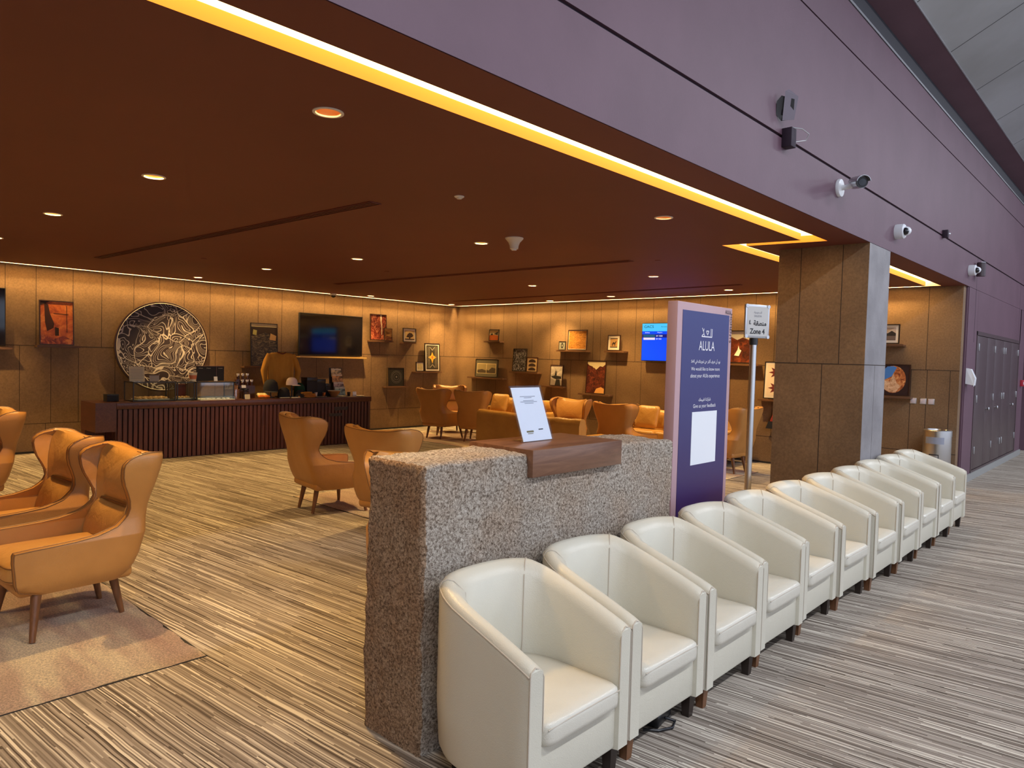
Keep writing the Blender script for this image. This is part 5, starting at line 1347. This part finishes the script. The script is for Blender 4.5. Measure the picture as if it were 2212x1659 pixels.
# steel bin
t = thing('steel_bin', 'cylindrical brushed steel bin against the wall behind the last tub chairs', 'bin', (-2.26, 10.92, 0), 0)
b = B(); b.lathe([(.001, .0), (.165, .0), (.168, .012), (.168, .70), (.001, .70)], n=40); b.build('body', M['steel'], t)
b = B(); b.lathe([(.172, .70), (.172, .775), (.160, .785), (.13, .785), (.125, .765), (.001, .765)], n=40); b.build('lid_ring', M['steel'], t)
b = B(); b.loft([[(.1695*math.cos(a), .1695*math.sin(a), z_) for a in [R(-130+80*i/10) for i in range(11)]] for z_ in (.60, .69)], False); b.build('label_band', P('blue_grey_band', (.30, .33, .42), .4), t)
b = B(); b.loft([[(.1692*math.cos(a), .1692*math.sin(a), z_) for a in [R(-110+40*i/8) for i in range(9)]] for z_ in (.32, .46)], False)
b.mat(1); b.loft([[(.1697*math.cos(a), .1697*math.sin(a), z_) for a in [R(-107+34*i/8) for i in range(9)]] for z_ in (.332, .448)], False)
b.build('symbol_plate', [M['ink'], M['alu']], t)
# black power unit under the third chair
t = thing('floor_power_unit', 'black floor socket with loose cable under the second cream tub chair', 'socket', (-1.62, 2.74, 0), 10)
b = B(); b.rbox(-.05, .05, -.08, .08, 0, .055, .008); b.build('box', M['black'], t)
b = B(); b.tube([(.05, .0, .02), (.09, .02, .008), (.10, -.04, .008), (.06, -.10, .008), (.0, -.13, .008)], .006, 8); b.build('cable', M['black'], t)

# ------------------------------------------------------------------ lights
def spot(x, y, z, e, ang, c_, blend=.35, rad=.035):
    l = bpy.data.lights.new('downlight_beam', 'SPOT'); l.energy = e; l.spot_size = R(ang); l.spot_blend = blend; l.color = c_; l.shadow_soft_size = rad
    o = bpy.data.objects.new('downlight_beam', l); C.objects.link(o); o.location = (x, y, z); return o
WARM = (1., .62, .22)
for i, (x, y) in enumerate(LAMPS):
    spot(x, y, ZC+.03, 265 if x < -3.5 else 190, 104 if x < -3.5 else 84, WARM, .9)
# wall washing from the perimeter slot
def area(loc, sx, sy, e, c_, rot):
    l = bpy.data.lights.new('slot_wash', 'AREA'); l.shape = 'RECTANGLE'; l.size = sx; l.size_y = sy; l.energy = e; l.color = c_
    o = bpy.data.objects.new('slot_wash', l); C.objects.link(o); o.location = loc; o.rotation_euler = rot; return o
area((XL+.138, 4.0, ZC+.056), .018, 13.6, 250, WARM, (0, 0, 0))
area((-7.3, 11.062, ZC+.056), 9.4, .018, 180, WARM, (0, 0, 0))
# daylight of the concourse
w = bpy.data.worlds.new('World'); bpy.context.scene.world = w; w.use_nodes = True
bg = w.node_tree.nodes['Background']; bg.inputs[0].default_value = (.72, .80, 1., 1); bg.inputs[1].default_value = 1.5
# added fill lamps, out of view, that brighten the concourse
def fill_lum(y, lab):
    t = thing('fill_luminaire', lab, 'ceiling light', (2.2, y, 5.7), 0, 'added fill luminaires over the concourse')
    b = B(); b.rbox(-.10, .10, -1.2, 1.2, 0, .10, .01, n=2); b.build('housing', M['white'], t)
    b = B(); b.box(-.085, .085, -1.18, 1.18, -.004, .001); b.build('diffuser', P('fill_diffuser', (.9, .9, .9), .5, emit=(.86, .9, 1.), es=4.), t, 0)
    b = B(); b.cyl((0, -1., .1), (0, -1., 1.6), .004, n=6); b.cyl((0, 1., .1), (0, 1., 1.6), .004, n=6); b.build('fill_luminaire_wire', M['alu'], t)
    l = bpy.data.lights.new('fill_light', 'AREA'); l.shape = 'RECTANGLE'; l.size = .16; l.size_y = 2.3; l.energy = 190; l.color = (.88, .92, 1.)
    o = bpy.data.objects.new('fill_light', l); C.objects.link(o); o.location = (2.2, y, 5.69)
for i, y in enumerate((-1.5, 3.5, 8.5, 13.5, 18.5)): fill_lum(y, 'added unseen white fill luminaire over the concourse, number %s along the aisle' % ('one', 'two', 'three', 'four', 'five')[i])

sc_ = bpy.context.scene
sc_.view_settings.view_transform = 'Standard'; sc_.view_settings.look = 'None'; sc_.view_settings.gamma = 1.; sc_.view_settings.use_curve_mapping = False
sc_.view_settings.exposure = .08
sc_.cycles.max_bounces = 8; sc_.cycles.diffuse_bounces = 4; sc_.cycles.glossy_bounces = 4; sc_.cycles.transparent_max_bounces = 12
sc_.cycles.sample_clamp_indirect = 6.
